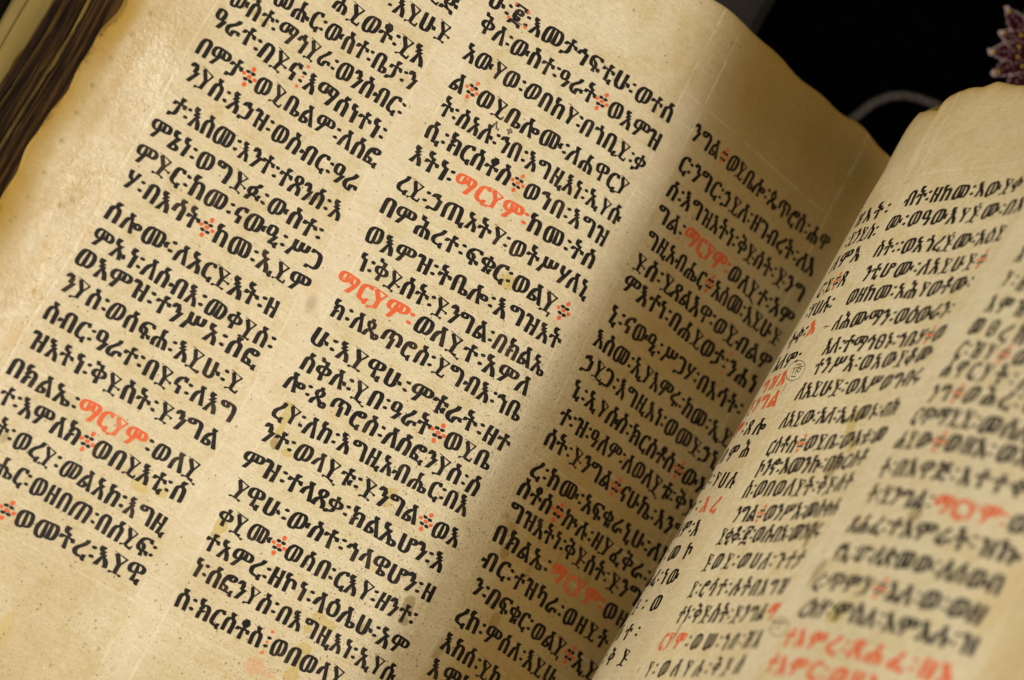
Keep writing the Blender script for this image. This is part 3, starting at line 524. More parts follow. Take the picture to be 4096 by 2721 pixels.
 'ው': '840;250,-10 191,-1 145,26 110,70 78,167 68,301 75,409 96,504 131,581 180,640 243,676 317,689 471,689 554,671 613,617 649,528 662,404 721,404 751,457 774,476 802,482 825,482 800,368 825,255 802,255 774,261 751,281 721,334 662,334 644,221 606,138 548,87 471,70 406,70 339,13 298,-4|254,61 301,73 338,109 338,621 325,621 252,601 198,542 165,443 153,304 160,194 180,119 212,75|426,140 458,140 499,147 530,170 553,206 567,254 578,384 567,507 552,554 530,591 501,613 463,621 426,621',
 'ዎ': '655;128,0 268,276 215,270 142,282 85,319 49,379 37,459 52,554 98,627 173,673 272,689 458,689 534,677 588,644 622,593 633,528 628,480 614,437 590,401 555,373 510,356 452,350 399,350 222,0|220,338 271,347 308,369 308,625 281,625 215,614 165,582 133,530 122,459 129,407 149,369 180,346|395,414 447,414 482,418 508,430 538,472 547,524 539,571 511,609 488,621 456,625 395,625',
 'ዒ': '626;297,0 297,62 390,286 307,286 265,275 214,271 139,281 83,312 48,363 37,430 37,540 48,606 81,656 137,688 213,698 289,688 345,656 380,606 392,540 392,430 378,350 510,350 397,70 507,70 537,123 560,142 588,149 611,149 586,35 611,-79 588,-79 560,-73 537,-53 507,0|214,336 259,342 288,363 304,397 310,446 310,528 304,575 287,608 258,627 213,634 171,627 141,608 124,575 119,528 119,446 124,397 141,363 171,342',
 'ዓ': '539;272,0 390,286 307,286 265,275 214,271 139,281 83,312 48,363 37,430 37,540 48,606 81,656 137,688 213,698 289,688 345,656 380,606 392,540 392,430 378,350 510,350 368,0|214,336 259,342 288,363 304,397 310,446 310,528 304,575 287,608 258,627 213,634 171,627 141,608 124,575 119,528 119,446 124,397 141,363 171,342',
 'ዕ': '577;285,-10 217,-2 162,22 120,60 91,111 73,173 68,245 68,345 78,440 110,517 165,571 245,597 245,733 333,733 333,596 389,580 434,552 468,512 491,464 505,408 509,347 509,243 504,175 487,114 458,63 416,24 358,-1|290,68 336,73 370,90 394,116 410,151 421,241 421,349 410,439 394,474 370,500 336,517 290,523 226,511 185,478 163,423 155,350 155,240 163,167 185,113 226,79',
 'ዘ': '529;87,0 87,689 175,689 175,397 355,397 355,689 443,689 443,0 355,0 355,321 175,321 175,0',
 'ዚ': '653;87,0 87,689 175,689 175,397 355,397 355,689 443,689 443,70 534,70 564,123 587,142 615,149 638,149 613,35 638,-79 615,-79 587,-73 564,-53 534,0 355,0 355,321 175,321 175,0',
 'ዝ': '652;209,0 209,501 206,547 196,579 162,611 119,618 87,562 63,545 33,539 14,539 47,689 130,689 203,678 256,647 287,593 297,512 297,397 477,397 477,689 565,689 565,0 477,0 477,321 297,321 297,0',
 'የ': '452;189,0 189,91 177,222 159,279 130,334 92,394 60,457 48,527 61,602 100,655 160,687 236,698 314,687 370,652 403,599 414,532 401,461 362,405 302,362 228,335 257,263 272,193 277,106 277,0|194,393 250,412 292,441 319,481 328,532 322,575 303,607 273,626 232,633 192,626 161,607 142,576 135,533 152,459',
 'ያ': '466;14,-79 40,35 14,149 38,149 66,142 90,123 119,70 203,70 190,222 173,279 144,334 105,394 74,457 62,527 75,602 113,655 173,687 250,698 328,687 383,652 416,599 427,532 414,461 375,405 316,362 241,335 271,263 286,193 290,106 290,0 119,0 90,-53 66,-73 38,-79|207,393 263,412 306,441 332,481 341,532 335,575 317,607 287,626 246,633 205,626 175,607 155,576 149,533 165,459',
 'ይ': '682;29,-79 62,70 235,70 181,135 142,217 119,314 111,419 117,511 136,583 167,636 209,672 260,692 318,699 371,694 411,679 441,657 460,628 474,559 468,511 447,467 412,431 361,403 291,385 203,379 213,295 235,222 268,162 311,116 363,87 422,77 478,87 514,117 534,162 541,221 541,257 629,257 629,230 615,131 575,59 509,15 133,0 120,-32 100,-57 76,-74 48,-79|200,447 283,454 342,473 377,507 389,555 383,590 368,614 344,629 313,634 264,622 229,587 207,532',
 'ደ': '580;14,0 47,149 230,149 190,205 159,273 140,350 133,435 147,552 189,635 256,683 341,699 393,694 433,679 463,657 482,628 497,559 490,511 470,467 434,431 383,403 313,385 225,379 238,306 266,243 303,191 345,149 532,149 565,0 546,0 518,5 494,22 461,79 119,79 106,47 86,22 61,5 34,0|222,447 305,454 364,473 399,507 411,557 406,590 391,614 367,629 337,634 286,622 250,587 229,532',
 'ዱ': '821;14,125 47,275 287,275 239,315 203,368 181,430 174,500 185,583 221,646 279,686 361,699 415,694 456,677 485,653 504,624 518,559 512,516 494,476 464,441 421,414 364,395 293,388 324,347 365,313 415,289 473,275 614,275 614,184 773,184 806,35 787,35 760,40 735,56 702,114 614,114 614,0 527,0 527,204 119,204 106,172 86,147 61,131 34,125|262,508 268,454 341,463 392,483 422,514 432,557 427,589 413,612 389,627 357,632 315,624 286,599 268,560',
 'ዲ': '823;14,125 47,275 287,275 239,315 203,368 181,430 174,500 185,583 221,646 279,686 361,699 415,694 456,677 485,653 504,624 518,559 512,516 494,476 464,441 421,414 364,395 293,388 324,347 365,313 415,289 473,275 614,275 614,70 704,70 733,123 757,142 785,149 808,149 783,35 808,-79 785,-79 757,-73 733,-53 704,0 527,0 527,204 119,204 106,172 86,147 61,131 34,125|262,508 268,454 341,463 392,483 422,514 432,557 427,589 413,612 389,627 357,632 315,624 286,599 268,560',
 'ዳ': '692;14,125 47,275 287,275 239,315 203,368 181,430 174,500 185,583 221,646 279,686 361,699 415,694 456,677 485,653 504,624 518,559 512,516 494,476 464,441 421,414 364,395 293,388 324,347 365,313 415,289 473,275 614,275 614,0 527,0 527,204 119,204 106,172 86,147 61,131 34,125|262,508 268,454 341,463 392,483 422,514 432,557 427,589 413,612 389,627 357,632 315,624 286,599 268,560',
 'ዴ': '699;14,58 47,207 263,206 219,252 181,309 156,379 148,465 161,569 203,642 269,685 356,699 408,694 447,679 476,656 496,627 511,559 505,513 486,472 453,437 403,410 334,392 246,387 276,315 329,251 395,206 540,206 600,198 642,175 667,139 675,94 666,50 639,12 596,-14 536,-22 472,-14 430,10 405,46 397,91 406,137 119,137 106,105 86,80 61,63 34,58|236,455 320,462 378,481 414,513 425,561 420,591 405,614 381,629 351,634 301,623 265,592 243,541|536,41 562,45 581,56 595,94 581,130 562,141 536,145 511,141 492,130 477,94 492,56 510,45',
 'ድ': '686;14,0 47,149 230,149 190,205 159,273 140,350 133,435 147,552 189,635 256,683 341,699 391,695 430,681 459,661 479,634 497,570 638,570 671,420 652,420 625,426 600,442 567,500 487,500 456,451 404,412 328,387 225,379 238,306 266,243 303,191 345,149 532,149 565,0 546,0 518,5 494,22 461,79 119,79 106,47 86,22 61,5 34,0|222,447 305,454 364,473 399,507 411,557 406,590 391,614 367,629 337,634 286,622 250,587 229,532',
 'ዶ': '663;14,0 14,110 24,181 53,232 103,264 178,275 254,275 206,315 170,368 147,430 140,500 152,583 187,646 246,686 327,699 382,694 422,677 451,653 470,624 484,559 478,516 461,476 431,441 388,414 331,396 259,388 295,343 343,308 402,285 471,275 616,275 649,125 630,125 602,131 578,147 545,204 193,204 151,199 123,184 108,155 102,106 102,0|229,508 234,454 307,463 358,483 388,514 398,557 393,589 379,612 355,627 323,632 282,624 252,599 234,560',
 'ጅ': '662;14,0 47,149 199,149 138,235 118,295 111,366 120,442 147,501 190,544 246,570 246,625 139,625 110,572 86,552 58,546 35,546 60,660 35,773 58,773 86,767 110,748 139,695 441,695 470,748 494,767 522,773 545,773 520,660 545,546 522,546 494,552 470,572 441,625 334,625 334,577 387,564 426,539 452,505 466,465 614,465 647,315 628,315 600,321 576,337 543,394 463,394 450,362 427,333 394,309 349,290 290,279 216,275 257,209 318,149 532,149 565,0 546,0 518,5 494,22 461,79 119,79 106,47 86,22 61,5 34,0|201,343 286,349 342,366 373,395 383,439 377,471 361,494 336,507 306,512 247,496 211,446',
 'ገ': '550;376,0 376,364 370,455 352,522 322,568 276,597 215,613 119,618 103,582 83,558 59,544 33,539 14,539 47,689 139,689 277,676 333,659 379,631 416,592 443,541 459,474 464,390 464,0',
 'ጉ': '674;376,0 376,364 370,455 352,522 322,568 276,597 215,613 119,618 103,582 83,558 59,544 33,539 14,539 47,689 139,689 228,684 303,669 365,642 412,598 444,534 461,447 627,447 660,298 640,298 613,303 589,320 555,377 464,377 464,0',
 'ጋ': '564;14,-79 47,70 229,70 286,74 328,84 357,103 376,132 390,223 390,364 383,455 365,522 332,568 285,597 223,613 130,618 99,562 75,545 44,539 26,539 59,689 152,689 291,676 346,659 393,631 430,592 456,541 472,474 477,390 477,216 464,123 423,55 351,14 244,0 118,0 86,-57 61,-74',
 'ግ': '725;181,434 109,443 60,470 33,510 24,559 34,610 64,652 113,679 322,689 459,676 513,659 558,631 593,592 618,541 632,474 637,390 637,0 550,0 550,364 544,455 529,523 501,571 460,602 403,619 323,625 338,562 328,513 298,472 249,443|181,499 213,503 235,515 248,535 253,561 248,587 235,607 213,619 181,623 150,619 128,607 114,587 110,561 114,535 128,515 150,503',
 'ጎ': '550;376,0 376,267 370,358 352,425 322,472 276,501 215,517 119,522 104,488 83,463 59,448 33,443 14,443 47,592 191,591 191,733 279,733 279,580 334,561 380,534 416,495 443,443 459,376 464,293 464,0',
 'ጠ': '941;87,0 87,374 96,466 122,543 166,606 228,652 309,679 409,689 514,689 514,644 570,675 657,689 745,672 806,624 841,547 853,445 853,0 766,0 766,418 755,522 740,560 715,588 679,606 629,611 562,600 514,574 514,0 426,0 426,611 407,611 299,595 228,547 188,469 175,365 175,0',
 'ጢ': '1046;87,0 87,374 96,466 122,543 166,606 228,652 309,679 409,689 514,689 514,644 570,675 657,689 745,672 806,624 841,547 853,445 853,70 928,70 957,123 981,142 1009,149 1032,149 1007,35 1032,-79 1009,-79 981,-73 957,-53 928,0 766,0 766,418 755,522 740,560 715,588 679,606 629,611 562,600 514,574 514,0 426,0 426,611 407,611 299,595 228,547 188,469 175,365 175,0',
 'ጥ': '956;475,0 475,356 390,356 390,611 370,611 278,597 218,555 186,483 175,381 175,226 87,226 87,391 104,521 157,614 212,655 284,680 372,689 477,689 477,631 514,656 571,679 657,689 747,672 814,624 856,547 870,445 870,226 782,226 782,418 774,498 748,560 702,598 629,611 575,607 532,594 477,560 477,423 563,423 563,0',
 'ጴ': '715;34,0 38,66 50,124 72,177 106,226 152,273 211,320 164,346 126,381 101,425 93,480 101,536 128,582 169,617 222,636 222,733 310,733 310,636 365,618 405,584 429,541 437,490 428,435 403,387 361,343 302,298 394,254 431,223 459,187 498,218 555,232 616,223 658,196 682,157 690,112 677,51 659,24 634,2 600,-13 555,-17 514,-13 482,1 438,51 404,122 377,168 339,203 291,230 234,249 167,178 131,100 121,0|176,481 183,442 203,409 234,384 276,365 333,421 347,451 351,485 345,519 329,547 302,566 264,572 228,566 200,547 182,518|557,46 584,51 602,67 615,110 602,149 584,164 557,169 529,164 511,149 498,110 511,67 529,51',
 'ጵ': '629;34,0 38,66 50,124 72,177 106,226 152,273 211,320 164,346 126,381 101,425 93,480 101,536 128,582 169,617 222,636 222,733 310,733 310,636 356,622 393,597 419,564 433,525 581,525 614,375 595,375 568,381 543,397 510,454 433,454 418,411 392,372 303,299 361,276 409,247 447,210 475,162 492,101 498,0 411,0 406,78 390,132 365,174 330,207 235,250 167,179 131,100 121,0|176,481 183,442 203,409 234,384 276,365 333,421 347,451 351,485 345,519 329,547 302,566 264,572 228,566 200,547 182,518',
 'ጸ': '531;34,0 38,85 50,158 72,221 106,277 152,329 211,378 164,404 126,438 101,483 93,538 105,603 141,654 196,687 266,698 339,687 393,654 426,606 437,548 428,493 403,445 361,401 303,357 386,314 447,250 485,162 498,45 498,0 411,0 406,110 390,173 365,223 330,260 287,287 236,308 167,229 145,184 131,132 121,0|176,539 183,499 203,467 234,442 276,422 333,479 347,509 351,543 345,577 329,605 302,624 264,630 228,623 200,605 182,576',
 'ፀ': '577;285,-10 217,-2 162,22 120,60 91,111 73,173 68,245 68,443 73,515 91,577 120,627 162,665 217,689 285,697 358,689 416,664 458,625 487,573 504,512 509,445 509,243 504,175 487,114 458,63 416,24 358,-1|155,447 155,380 421,380 421,446 410,537 394,571 370,598 336,615 290,620 226,609 185,575 163,521|290,68 336,73 370,90 394,116 410,151 421,241 421,313 155,313 155,240 163,167 185,113 226,79',
 'ፈ': '639;216,0 163,5 120,22 88,47 66,81 53,120 48,164 53,215 68,257 121,321 263,412 318,463 359,527 380,600 387,698 474,698 468,611 448,536 421,474 390,427 336,375 280,338 324,315 358,282 379,236 387,175 374,114 348,70 521,70 550,123 574,142 602,149 625,149 600,35 625,-79 602,-79 574,-73 550,-53 521,0|217,66 254,73 281,96 297,130 302,173 295,220 275,254 244,276 203,290 152,239 139,205 134,167 140,123 158,91 184,72',
 'ፉ': '587;70,0 83,68 102,124 131,169 172,203 119,223 81,256 56,302 48,364 57,436 85,489 131,527 300,603 333,629 356,660 380,733 468,733 453,667 422,610 371,564 293,528 328,508 356,477 375,433 381,373 373,314 345,259 469,259 498,312 522,331 550,338 573,338 548,224 573,110 550,110 522,116 498,136 469,189 265,189 219,146 189,102 161,0|212,266 248,274 274,297 290,331 295,373 287,431 261,465 219,476 182,469 156,447 139,413 134,368 139,324 155,292 179,273',
 'ፍ': '604;302,0 302,161 181,176 110,221 71,292 58,385 67,474 94,549 139,609 200,653 275,680 363,689 556,689 589,539 570,539 542,544 518,561 485,618 351,618 284,610 227,584 183,540 155,474 225,466 283,446 328,415 362,370 383,310 390,231 556,231 589,82 569,82 541,87 517,104 485,161 390,161 390,0|302,231 293,312 265,366 216,398 146,411 154,327 180,276 226,243',
 'ፎ': '631;68,0 68,302 75,423 98,521 135,595 190,647 263,678 354,689 406,689 474,680 523,653 552,613 561,562 551,513 521,472 472,443 404,434 331,443 283,470 256,510 247,559 252,596 210,557 180,498 161,411 155,261 232,261 312,247 359,205 375,134 371,100 359,70 512,70 541,123 565,142 593,149 616,149 591,35 616,-79 593,-79 565,-73 541,-53 512,0|404,499 436,503 458,515 471,535 475,561 471,587 458,607 435,619 404,623 373,619 351,607 337,587 333,561 337,535 351,515 373,503|155,70 200,70 243,75 270,87 284,107 289,134 285,161 272,180 250,192 217,196 155,196',
 '፪': '543;19,606 52,755 491,755 524,606 504,606 477,611 453,627 419,685 123,685 110,652 91,627 66,611 39,606|269,119 195,135 138,182 103,260 91,365 104,463 142,538 203,585 282,601 347,592 392,565 419,525 428,477 413,419 394,394 367,374 331,361 286,357 218,368 176,392 177,313 185,283 225,307 284,318 333,311 365,288 384,257 390,222 382,182 359,149 321,126|268,420 323,434 341,476 337,501 324,520 303,533 276,537 249,532 223,516 201,491 186,456 222,431|270,182 299,192 309,218 298,244 266,255 226,247 203,230 228,195|14,-89 47,61 496,61 528,-89 509,-89 482,-83 458,-67 424,-10 119,-10 106,-42 86,-67 61,-83 34,-89',
 '፫': '543;19,606 52,755 491,755 524,606 504,606 477,611 453,627 419,685 123,685 110,652 91,627 66,611 39,606|111,124 111,270 115,353 129,420 151,472 180,511 218,538 262,556 369,569 440,569 473,419 454,419 425,425 401,442 368,499 304,492 262,474 232,442 213,394 199,244 199,124|14,-89 47,61 496,61 528,-89 509,-89 482,-83 458,-67 424,-10 119,-10 106,-42 86,-67 61,-83 34,-89',
}

LINES = {
 'outer': [
  ('ዘይጅ', -20.17, 0.95, -18.96, 0.93),
  ('፡እይሁድ', -20.88, 2.05, -18.67, 1.91),
  ('ሐይወቶ፡ይእ', -22.42, 3.14, -19.06, 3.08),
  ('መሑር፡ውስተ፡ቤታ፡ን', -24.32, 4.15, -18.83, 3.95),
  ('ውስተ፡ማኅደራ፡ወንስብር፡', -25.66, 5.03, -18.68, 4.96),
  ('ዓራተ፡በድና!እማሰነተነ፡', -25.92, 5.86, -18.85, 6.03),
  ('በምታ*ወይቤልም፡ለሰፎ', -25.94, 6.98, -18.8, 6.87),
  ('ንያስ፡እኃዝ፡ወስብር፡ዓራ', -25.81, 7.88, -19.01, 8.01),
  ('ታ፡እስመ፡እንተ፡ተጸንሰ፡እ', -25.68, 9.09, -19.0, 9.11),
  ('ምኔነ፡ወግድፉ፡ውስተ፡', -25.82, 10.09, -19.12, 10.09),
  ('ምድር፡ከመ፡ናውዒ፡ሥጋ', -25.81, 11.02, -18.8, 10.94),
  ('ሃ፡በእሳት*ከመ፡ኢይም', -25.8, 11.97, -18.94, 11.87),
  ('ሰሎሙ፡ለአርድእት፡ዘ', -25.78, 13.14, -19.34, 13.09),
  ('ምኡነ፡ለሰብእ፡መቀደስ፡', -25.67, 14.09, -18.75, 14.11),
  ('ወእምዝ፡ተንሥአ፡ሰፎ', -25.83, 14.93, -19.19, 14.87),
  ('ንያስ፡ወሰፍሐ፡እዴሁ፡ይ', -25.92, 15.89, -19.25, 15.89),
  ('ስብር፡ዓራተ፡በድና፡ለእግ', -25.9, 16.97, -19.0, 16.85),
  ('ዝእትነ፡ቅድስት፡ድንግል', -25.82, 18.0, -19.04, 17.9),
  ('በክልኤ፡{ማርያም}፡ወለዲ', -26.02, 19.11, -19.08, 19.13),
  ('ተ፡እምለክ*ወበይእቲ፡ሰ', -25.81, 20.07, -19.1, 20.0),
  ('ት፡ወረደ፡መልአከ፡እግዚ', -25.41, 21.04, -19.14, 21.22),
  ('ሔር፡ወዘበጠ፡በሰይፍ፡', -24.69, 22.07, -18.93, 22.13),
  ('*ወመትረ፡እደዊ', -23.91, 23.25, -19.12, 23.01),
 ],
 'middle': [
  ('ሁ፡፪፡እመታኅፍቲሁ፡ወተሰ', -17.44, -0.07, -9.95, -0.13),
  ('ቅለ፡ውስተ፡ዓራት*ወእምዝ', -17.34, 0.86, -9.96, 0.98),
  ('አውየወ፡ወበከየ፡በጎቢይ፡ቃ', -17.42, 1.97, -10.05, 2.0),
  ('ል*ወይቤሎሙ፡ለሐዋርያ', -17.31, 3.09, -10.24, 3.09),
  ('ት፡ስአሉ፡ኀበ፡እግዚእነ፡ኢየሱ', -17.24, 4.09, -9.98, 4.08),
  ('ሲ፡ክርስቶስ*ወኀበ፡እግዝ', -17.25, 5.03, -10.1, 4.99),
  ('እትነ፡{ማርያም፡}ከመ፡ትስ', -17.36, 6.02, -10.1, 5.94),
  ('ረይ፡ኃጢአትየ፡ወትሥሃለኒ', -17.35, 7.1, -9.76, 6.95),
  ('በምሕረተ፡ፍቁር፡ወልዳ*', -17.42, 8.06, -10.12, 8.04),
  ('ወእምዝ፡ትቤሎ፡እግዝእት', -17.36, 9.21, -9.89, 9.04),
  ('ነ፡ቅድስት፡ድንግል፡በክልኤ', -17.28, 10.17, -10.0, 10.15),
  ('{ማርያም፡}ወለዲተ፡አምለ', -17.43, 11.02, -10.19, 11.03),
  ('ክ፡ለጴጥሮስ፡ይግብእ፡ኀቤ', -17.25, 12.01, -10.07, 11.94),
  ('ሁ፡እደዊሁ፡ምቱራት፡ዘተ', -17.34, 13.15, -9.89, 13.12),
  ('ሰቅሉ፡ዲበ፡ዓራት*ወይቤ', -17.28, 14.08, -10.3, 13.97),
  ('ሎ፡ጴጥሮስ፡ለሰፎንያስ፡ሰ', -17.37, 14.9, -10.15, 14.93),
  ('ረየ፡ለከ፡እግዚአብሔር፡በእ', -17.4, 15.94, -10.18, 15.72),
  ('ንተ፡ወላዲቱ፡ድንግል*ወእ', -17.36, 16.85, -9.92, 16.85),
  ('ምዝ፡ተላጸቃ፡ክልኤሆን፡እ', -17.4, 17.89, -10.03, 17.84),
  ('ደዊሁ፡ውስተ፡ኅላዌሆን፡ዘ', -17.31, 18.96, -9.86, 18.92),
  ('ቀዲሙ*ወሰበ፡ርእየ፡ዘንተ፡', -17.3, 19.98, -9.93, 19.94),
  ('ተአምረ፡ዘኮነ፡ላዕሌሁ፡አም', -17.3, 20.95, -9.95, 20.97),
  ('ነ፡ሰፎንያስ፡በእግዚእነ፡ኢየሱ', -17.34, 21.88, -9.82, 21.96),
  ('ስ፡ክርስቶስ!ወበወላዲ', -17.27, 23.07, -11.45, 22.96),
 ],
 'inner': [
  ('ንግል*ወይቤሎ፡ጴጥሮስ፡ሐዋ', -8.43, -0.17, -0.5, -0.18),
  ('ር፡ንግር፡ኃይለ፡ዘገብረት፡ለእ', -8.33, 1.03, -0.5, 0.91),
  ('ሰ፡እግዝእትነ፡ቅድስት፡ድንግ', -8.22, 2.09, -0.5, 1.95),
  ('ግል፡{ማርያም፡}ወለዲተ፡አም', -8.17, 3.02, -0.5, 3.03),
  ('ግዚአብሔር*አስመ፡እይሁድ', -8.07, 4.02, -0.5, 3.86),
  ('ድስ፡ይጸልእዋ፡ወይብልዎ', -8.08, 4.96, -0.5, 4.9),
  ('ምእተነ፡በሐይወታ!ንሐነ', -8.0, 5.82, -0.5, 5.92),
  ('ኒ፡ናውዒ፡ሥጋሃ፡በእሳት፡', -8.13, 7.08, -0.5, 6.98),
  ('እስመ፡ኢያእምሩ፡ከመ፡ኢይ', -8.2, 8.09, -0.5, 8.15),
  ('ኃይጋ፡እግዚእነ፡ወመድኃኒ', -8.19, 9.06, -0.5, 9.1),
  ('ኒ፡ኢየሱስ፡ክርስቶስ*ውእ', -8.1, 10.09, -0.5, 10.18),
  ('ተ፡ዝ፡ዓለም፡ለወለዲቱ፡ቅድ', -8.04, 11.13, -0.5, 11.1),
  ('ስት፡ድንግል*ናሁኬ፡እንግ', -8.16, 12.07, -0.5, 12.11),
  ('ረ፡ከሙ፡አፍቁራኒሁ፡ለክ', -8.11, 13.25, -0.5, 13.15),
  ('ስቶስ*ኵሉ፡ዘያፈቅራ፡ለ', -8.23, 14.07, -0.5, 14.1),
  ('ግዝእትነ፡ቅድስት፡ድንግ', -8.09, 14.93, -1.05, 14.98),
  ('በክልኤ፡{ማርያም፡}ወዘ', -8.29, 15.89, -1.08, 15.9),
  ('ብር፡ተዝካራ፡ወዘይት', -8.17, 16.88, -1.47, 16.94),
  ('ን፡በፍቁር፡ወልዳ*ኢይ', -8.13, 17.85, -1.3, 18.12),
  ('ረከ፡ምሰለ፡እይሁ', -8.19, 19.0, -3.05, 19.03),
  ('እከሰ፡ይከ', -8.21, 20.05, -5.54, 20.18),
  ('እምነ', -8.21, 21.03, -6.71, 20.99),
 ],
 'hidden': [
  ('ዝእት፡', 6.54, 0.35, 9.33, 0.37),
  ('፡ይንይስ፡', 6.56, 1.26, 9.39, 1.27),
  ('ለምእ', 6.55, 2.22, 8.76, 2.13),
  ('ር፡ይ*ጸ', 6.51, 3.25, 8.75, 3.1),
  ('፡የሀሉ፡', 6.26, 4.11, 8.81, 4.09),
  ('ትቀ፡{እ}', 5.96, 5.2, 8.02, 4.97),
  ('አለም፡', 5.5, 6.1, 8.25, 6.18),
  ('{ግዝእ}', 5.62, 7.02, 7.75, 6.96),
  ('{ድንግል}', 4.93, 7.76, 8.11, 7.83),
  ('{ም}፡ጸሎ', 4.85, 8.66, 8.17, 8.88),
  ('በምሕ', 4.81, 9.75, 7.84, 9.78),
  ('ድ፡የሀሉ', 4.27, 10.67, 8.1, 10.98),
  ('ቀ፡{እረ}', 4.09, 11.71, 7.65, 11.9),
  ('ለም፡እ', 4.07, 12.7, 6.84, 12.78),
  ('፡መኮ', 4.19, 13.67, 7.44, 13.75),
  ('አፈ፡ነው', 3.65, 14.6, 7.17, 14.7),
  ('ድ፡ወ', 4.19, 15.75, 6.77, 15.73),
  ('ስተ፡', 3.72, 16.83, 6.34, 16.82),
  ('፡ቅድ', 3.54, 17.85, 6.47, 17.82),
 ],
 'facing': [
  ('ብት፡ዘከመ፡እውደቀ', 10.87, 0.12, 16.97, -0.18),
  ('ሙ፡ወዓውእየዶሙ፡በእ', 10.62, 1.03, 18.17, 0.77),
  ('ስት፡፡ወአጎረዶሙ፡አዕይ', 10.62, 2.13, 17.97, 1.84),
  ('ንቲሆሙ፡ለአይሁድ*', 10.71, 3.07, 17.75, 2.8),
  ('ወዘከመ፡አሕየወቶሙ፡', 10.51, 3.98, 17.94, 3.69),
  ('ለሕሙማን፡ወዕውራን፡', 10.44, 5.01, 17.71, 4.7),
  ('እለ፡ተማኅፀኑ፡ኀቤሃ*ወ', 10.79, 5.97, 18.04, 5.64),
  ('ተንሥአ፡ወአውደቆሙ', 10.91, 6.75, 17.89, 6.42),
  ('ለአይሁድ፡ወእሥወግብሩ', 10.57, 7.7, 18.39, 7.29),
  ('ለአይው፡አለ፡ኢአመኑ፡ብክ', 10.51, 8.82, 18.09, 8.44),
  ('ርስቶስ*ወይቤ፡ውእቱ፡መ', 10.59, 9.87, 18.21, 9.44),
  ('ኮንኖ፡እመንኩ፡በክርስቶ', 10.75, 10.72, 17.97, 10.3),
  ('ስ፡ወበወለደት፡ቅድስት', 10.63, 11.52, 18.14, 11.21),
  ('ንግል*ወንሥአ፡መስቀሉ', 10.92, 12.46, 18.37, 12.12),
  ('ይቂቆ፡፪፡ወሰብአ፡መንበሩ', 10.61, 13.29, 18.06, 12.96),
  ('ድወይ፡ወሀለ፡ጉተታ', 10.62, 14.26, 17.93, 14.02),
  ('ይ፡ሮሳተ፡ሉትበእግዝ', 10.57, 15.28, 17.94, 15.0),
  ('ተነ፡ቅድስት፡ድንግል{ማ}', 10.83, 16.25, 18.41, 15.93),
  ('{ርያም}፡ወሠ፡ኀበ፡ዝእ', 10.35, 17.26, 18.72, 16.94),
  ('የ፡ወለየሉ፡ቅዱስ', 10.51, 18.3, 18.53, 17.89),
 ],
 'far': [
  ('አብ', 20.74, 2.96, 21.8, 3.18),
  ('የ፡ዘእ', 20.83, 3.88, 22.77, 4.24),
  ('እምዝዘ', 20.83, 4.79, 23.5, 5.13),
  ('መፀረክ፡', 20.76, 5.63, 24.22, 6.06),
  ('ር፡ዝየ*ወእ', 20.62, 6.47, 24.92, 6.78),
  ('ሐዋርያት፡ለን', 20.51, 7.15, 25.62, 7.56),
  ('ንግ*ወሕረ፡ው', 20.65, 8.09, 25.66, 8.15),
  ('ርጥማይይ፡መሰለወ', 20.37, 8.88, 26.49, 9.09),
  ('ሐይው*ወዘአ፡ወአሉ', 20.36, 9.77, 26.91, 9.8),
  ('ት፡በአዋጅ፡እተተቀብ', 20.44, 10.79, 27.43, 10.69),
  ('ት፡ይንግል፡{ማርያም፡}ወእ', 20.73, 11.76, 27.86, 11.71),
  ('ጸሐፈ፡ተአምራት፡ዝኩ', 20.68, 12.8, 27.44, 12.6),
  ('ኖኢ፡ሆ፡ለጵመው፡ለሰወብ', 20.81, 13.79, 27.49, 13.57),
  ('ረ፡ጥምያ*ኔለ፡ወ፡ወዘ', 20.68, 14.82, 27.5, 14.57),
  ('ረክሃ፡ምስለ፡እምእሉ፡ዝ', 20.86, 15.76, 27.71, 15.47),
  ('{ተአምረ፡ጸሐፈ፡ዘእ}', 21.03, 16.77, 27.55, 16.5),
  ('{ተአምር፡ወዘእምነ፡}', 20.98, 17.71, 27.46, 17.42),
 ],
}

EM = 0.875
def ell(nx, ny, a=0.053, b=0.012, ang=0.16):
    """support point of the slanted nib for an outline normal"""
    ca, sa = math.cos(ang), math.sin(ang)
    u, v = nx * ca + ny * sa, -nx * sa + ny * ca
    l = math.hypot(a * u, b * v) or 1e-9
    pu, pv = a * a * u / l, b * b * v / l
    return pu * ca - pv * sa, pu * sa + pv * ca
def area(L):
    return 0.5 * sum(L[i - 1][0] * L[i][1] - L[i][0] * L[i - 1][1] for i in range(len(L)))
def inside(p, L):
    c = False; x, y = p
    for i in range(len(L)):
        x1, y1 = L[i - 1]; x2, y2 = L[i]
        if (y1 > y) != (y2 > y) and x < (x2 - x1) * (y - y1) / (y2 - y1) + x1: c = not c
    return c
def bar(x1, y1, x2, y2, w1, w2=None):
    w2 = w1 if w2 is None else w2
    dx, dy = x2 - x1, y2 - y1
    l = math.hypot(dx, dy); nx, ny = -dy / l / 2, dx / l / 2
    return [(x1 - nx * w1, y1 - ny * w1), (x2 - nx * w2, y2 - ny * w2), (x2 + nx * w2, y2 + ny * w2), (x1 + nx * w1, y1 + ny * w1)]
def blob(x, y, w=0.12, h=0.10):
    return [(x - w / 2, y - h * .3), (x + w * .1, y - h / 2), (x + w / 2, y + h * .1), (x + w * .3, y + h / 2), (x - w * .35, y + h * .4)]
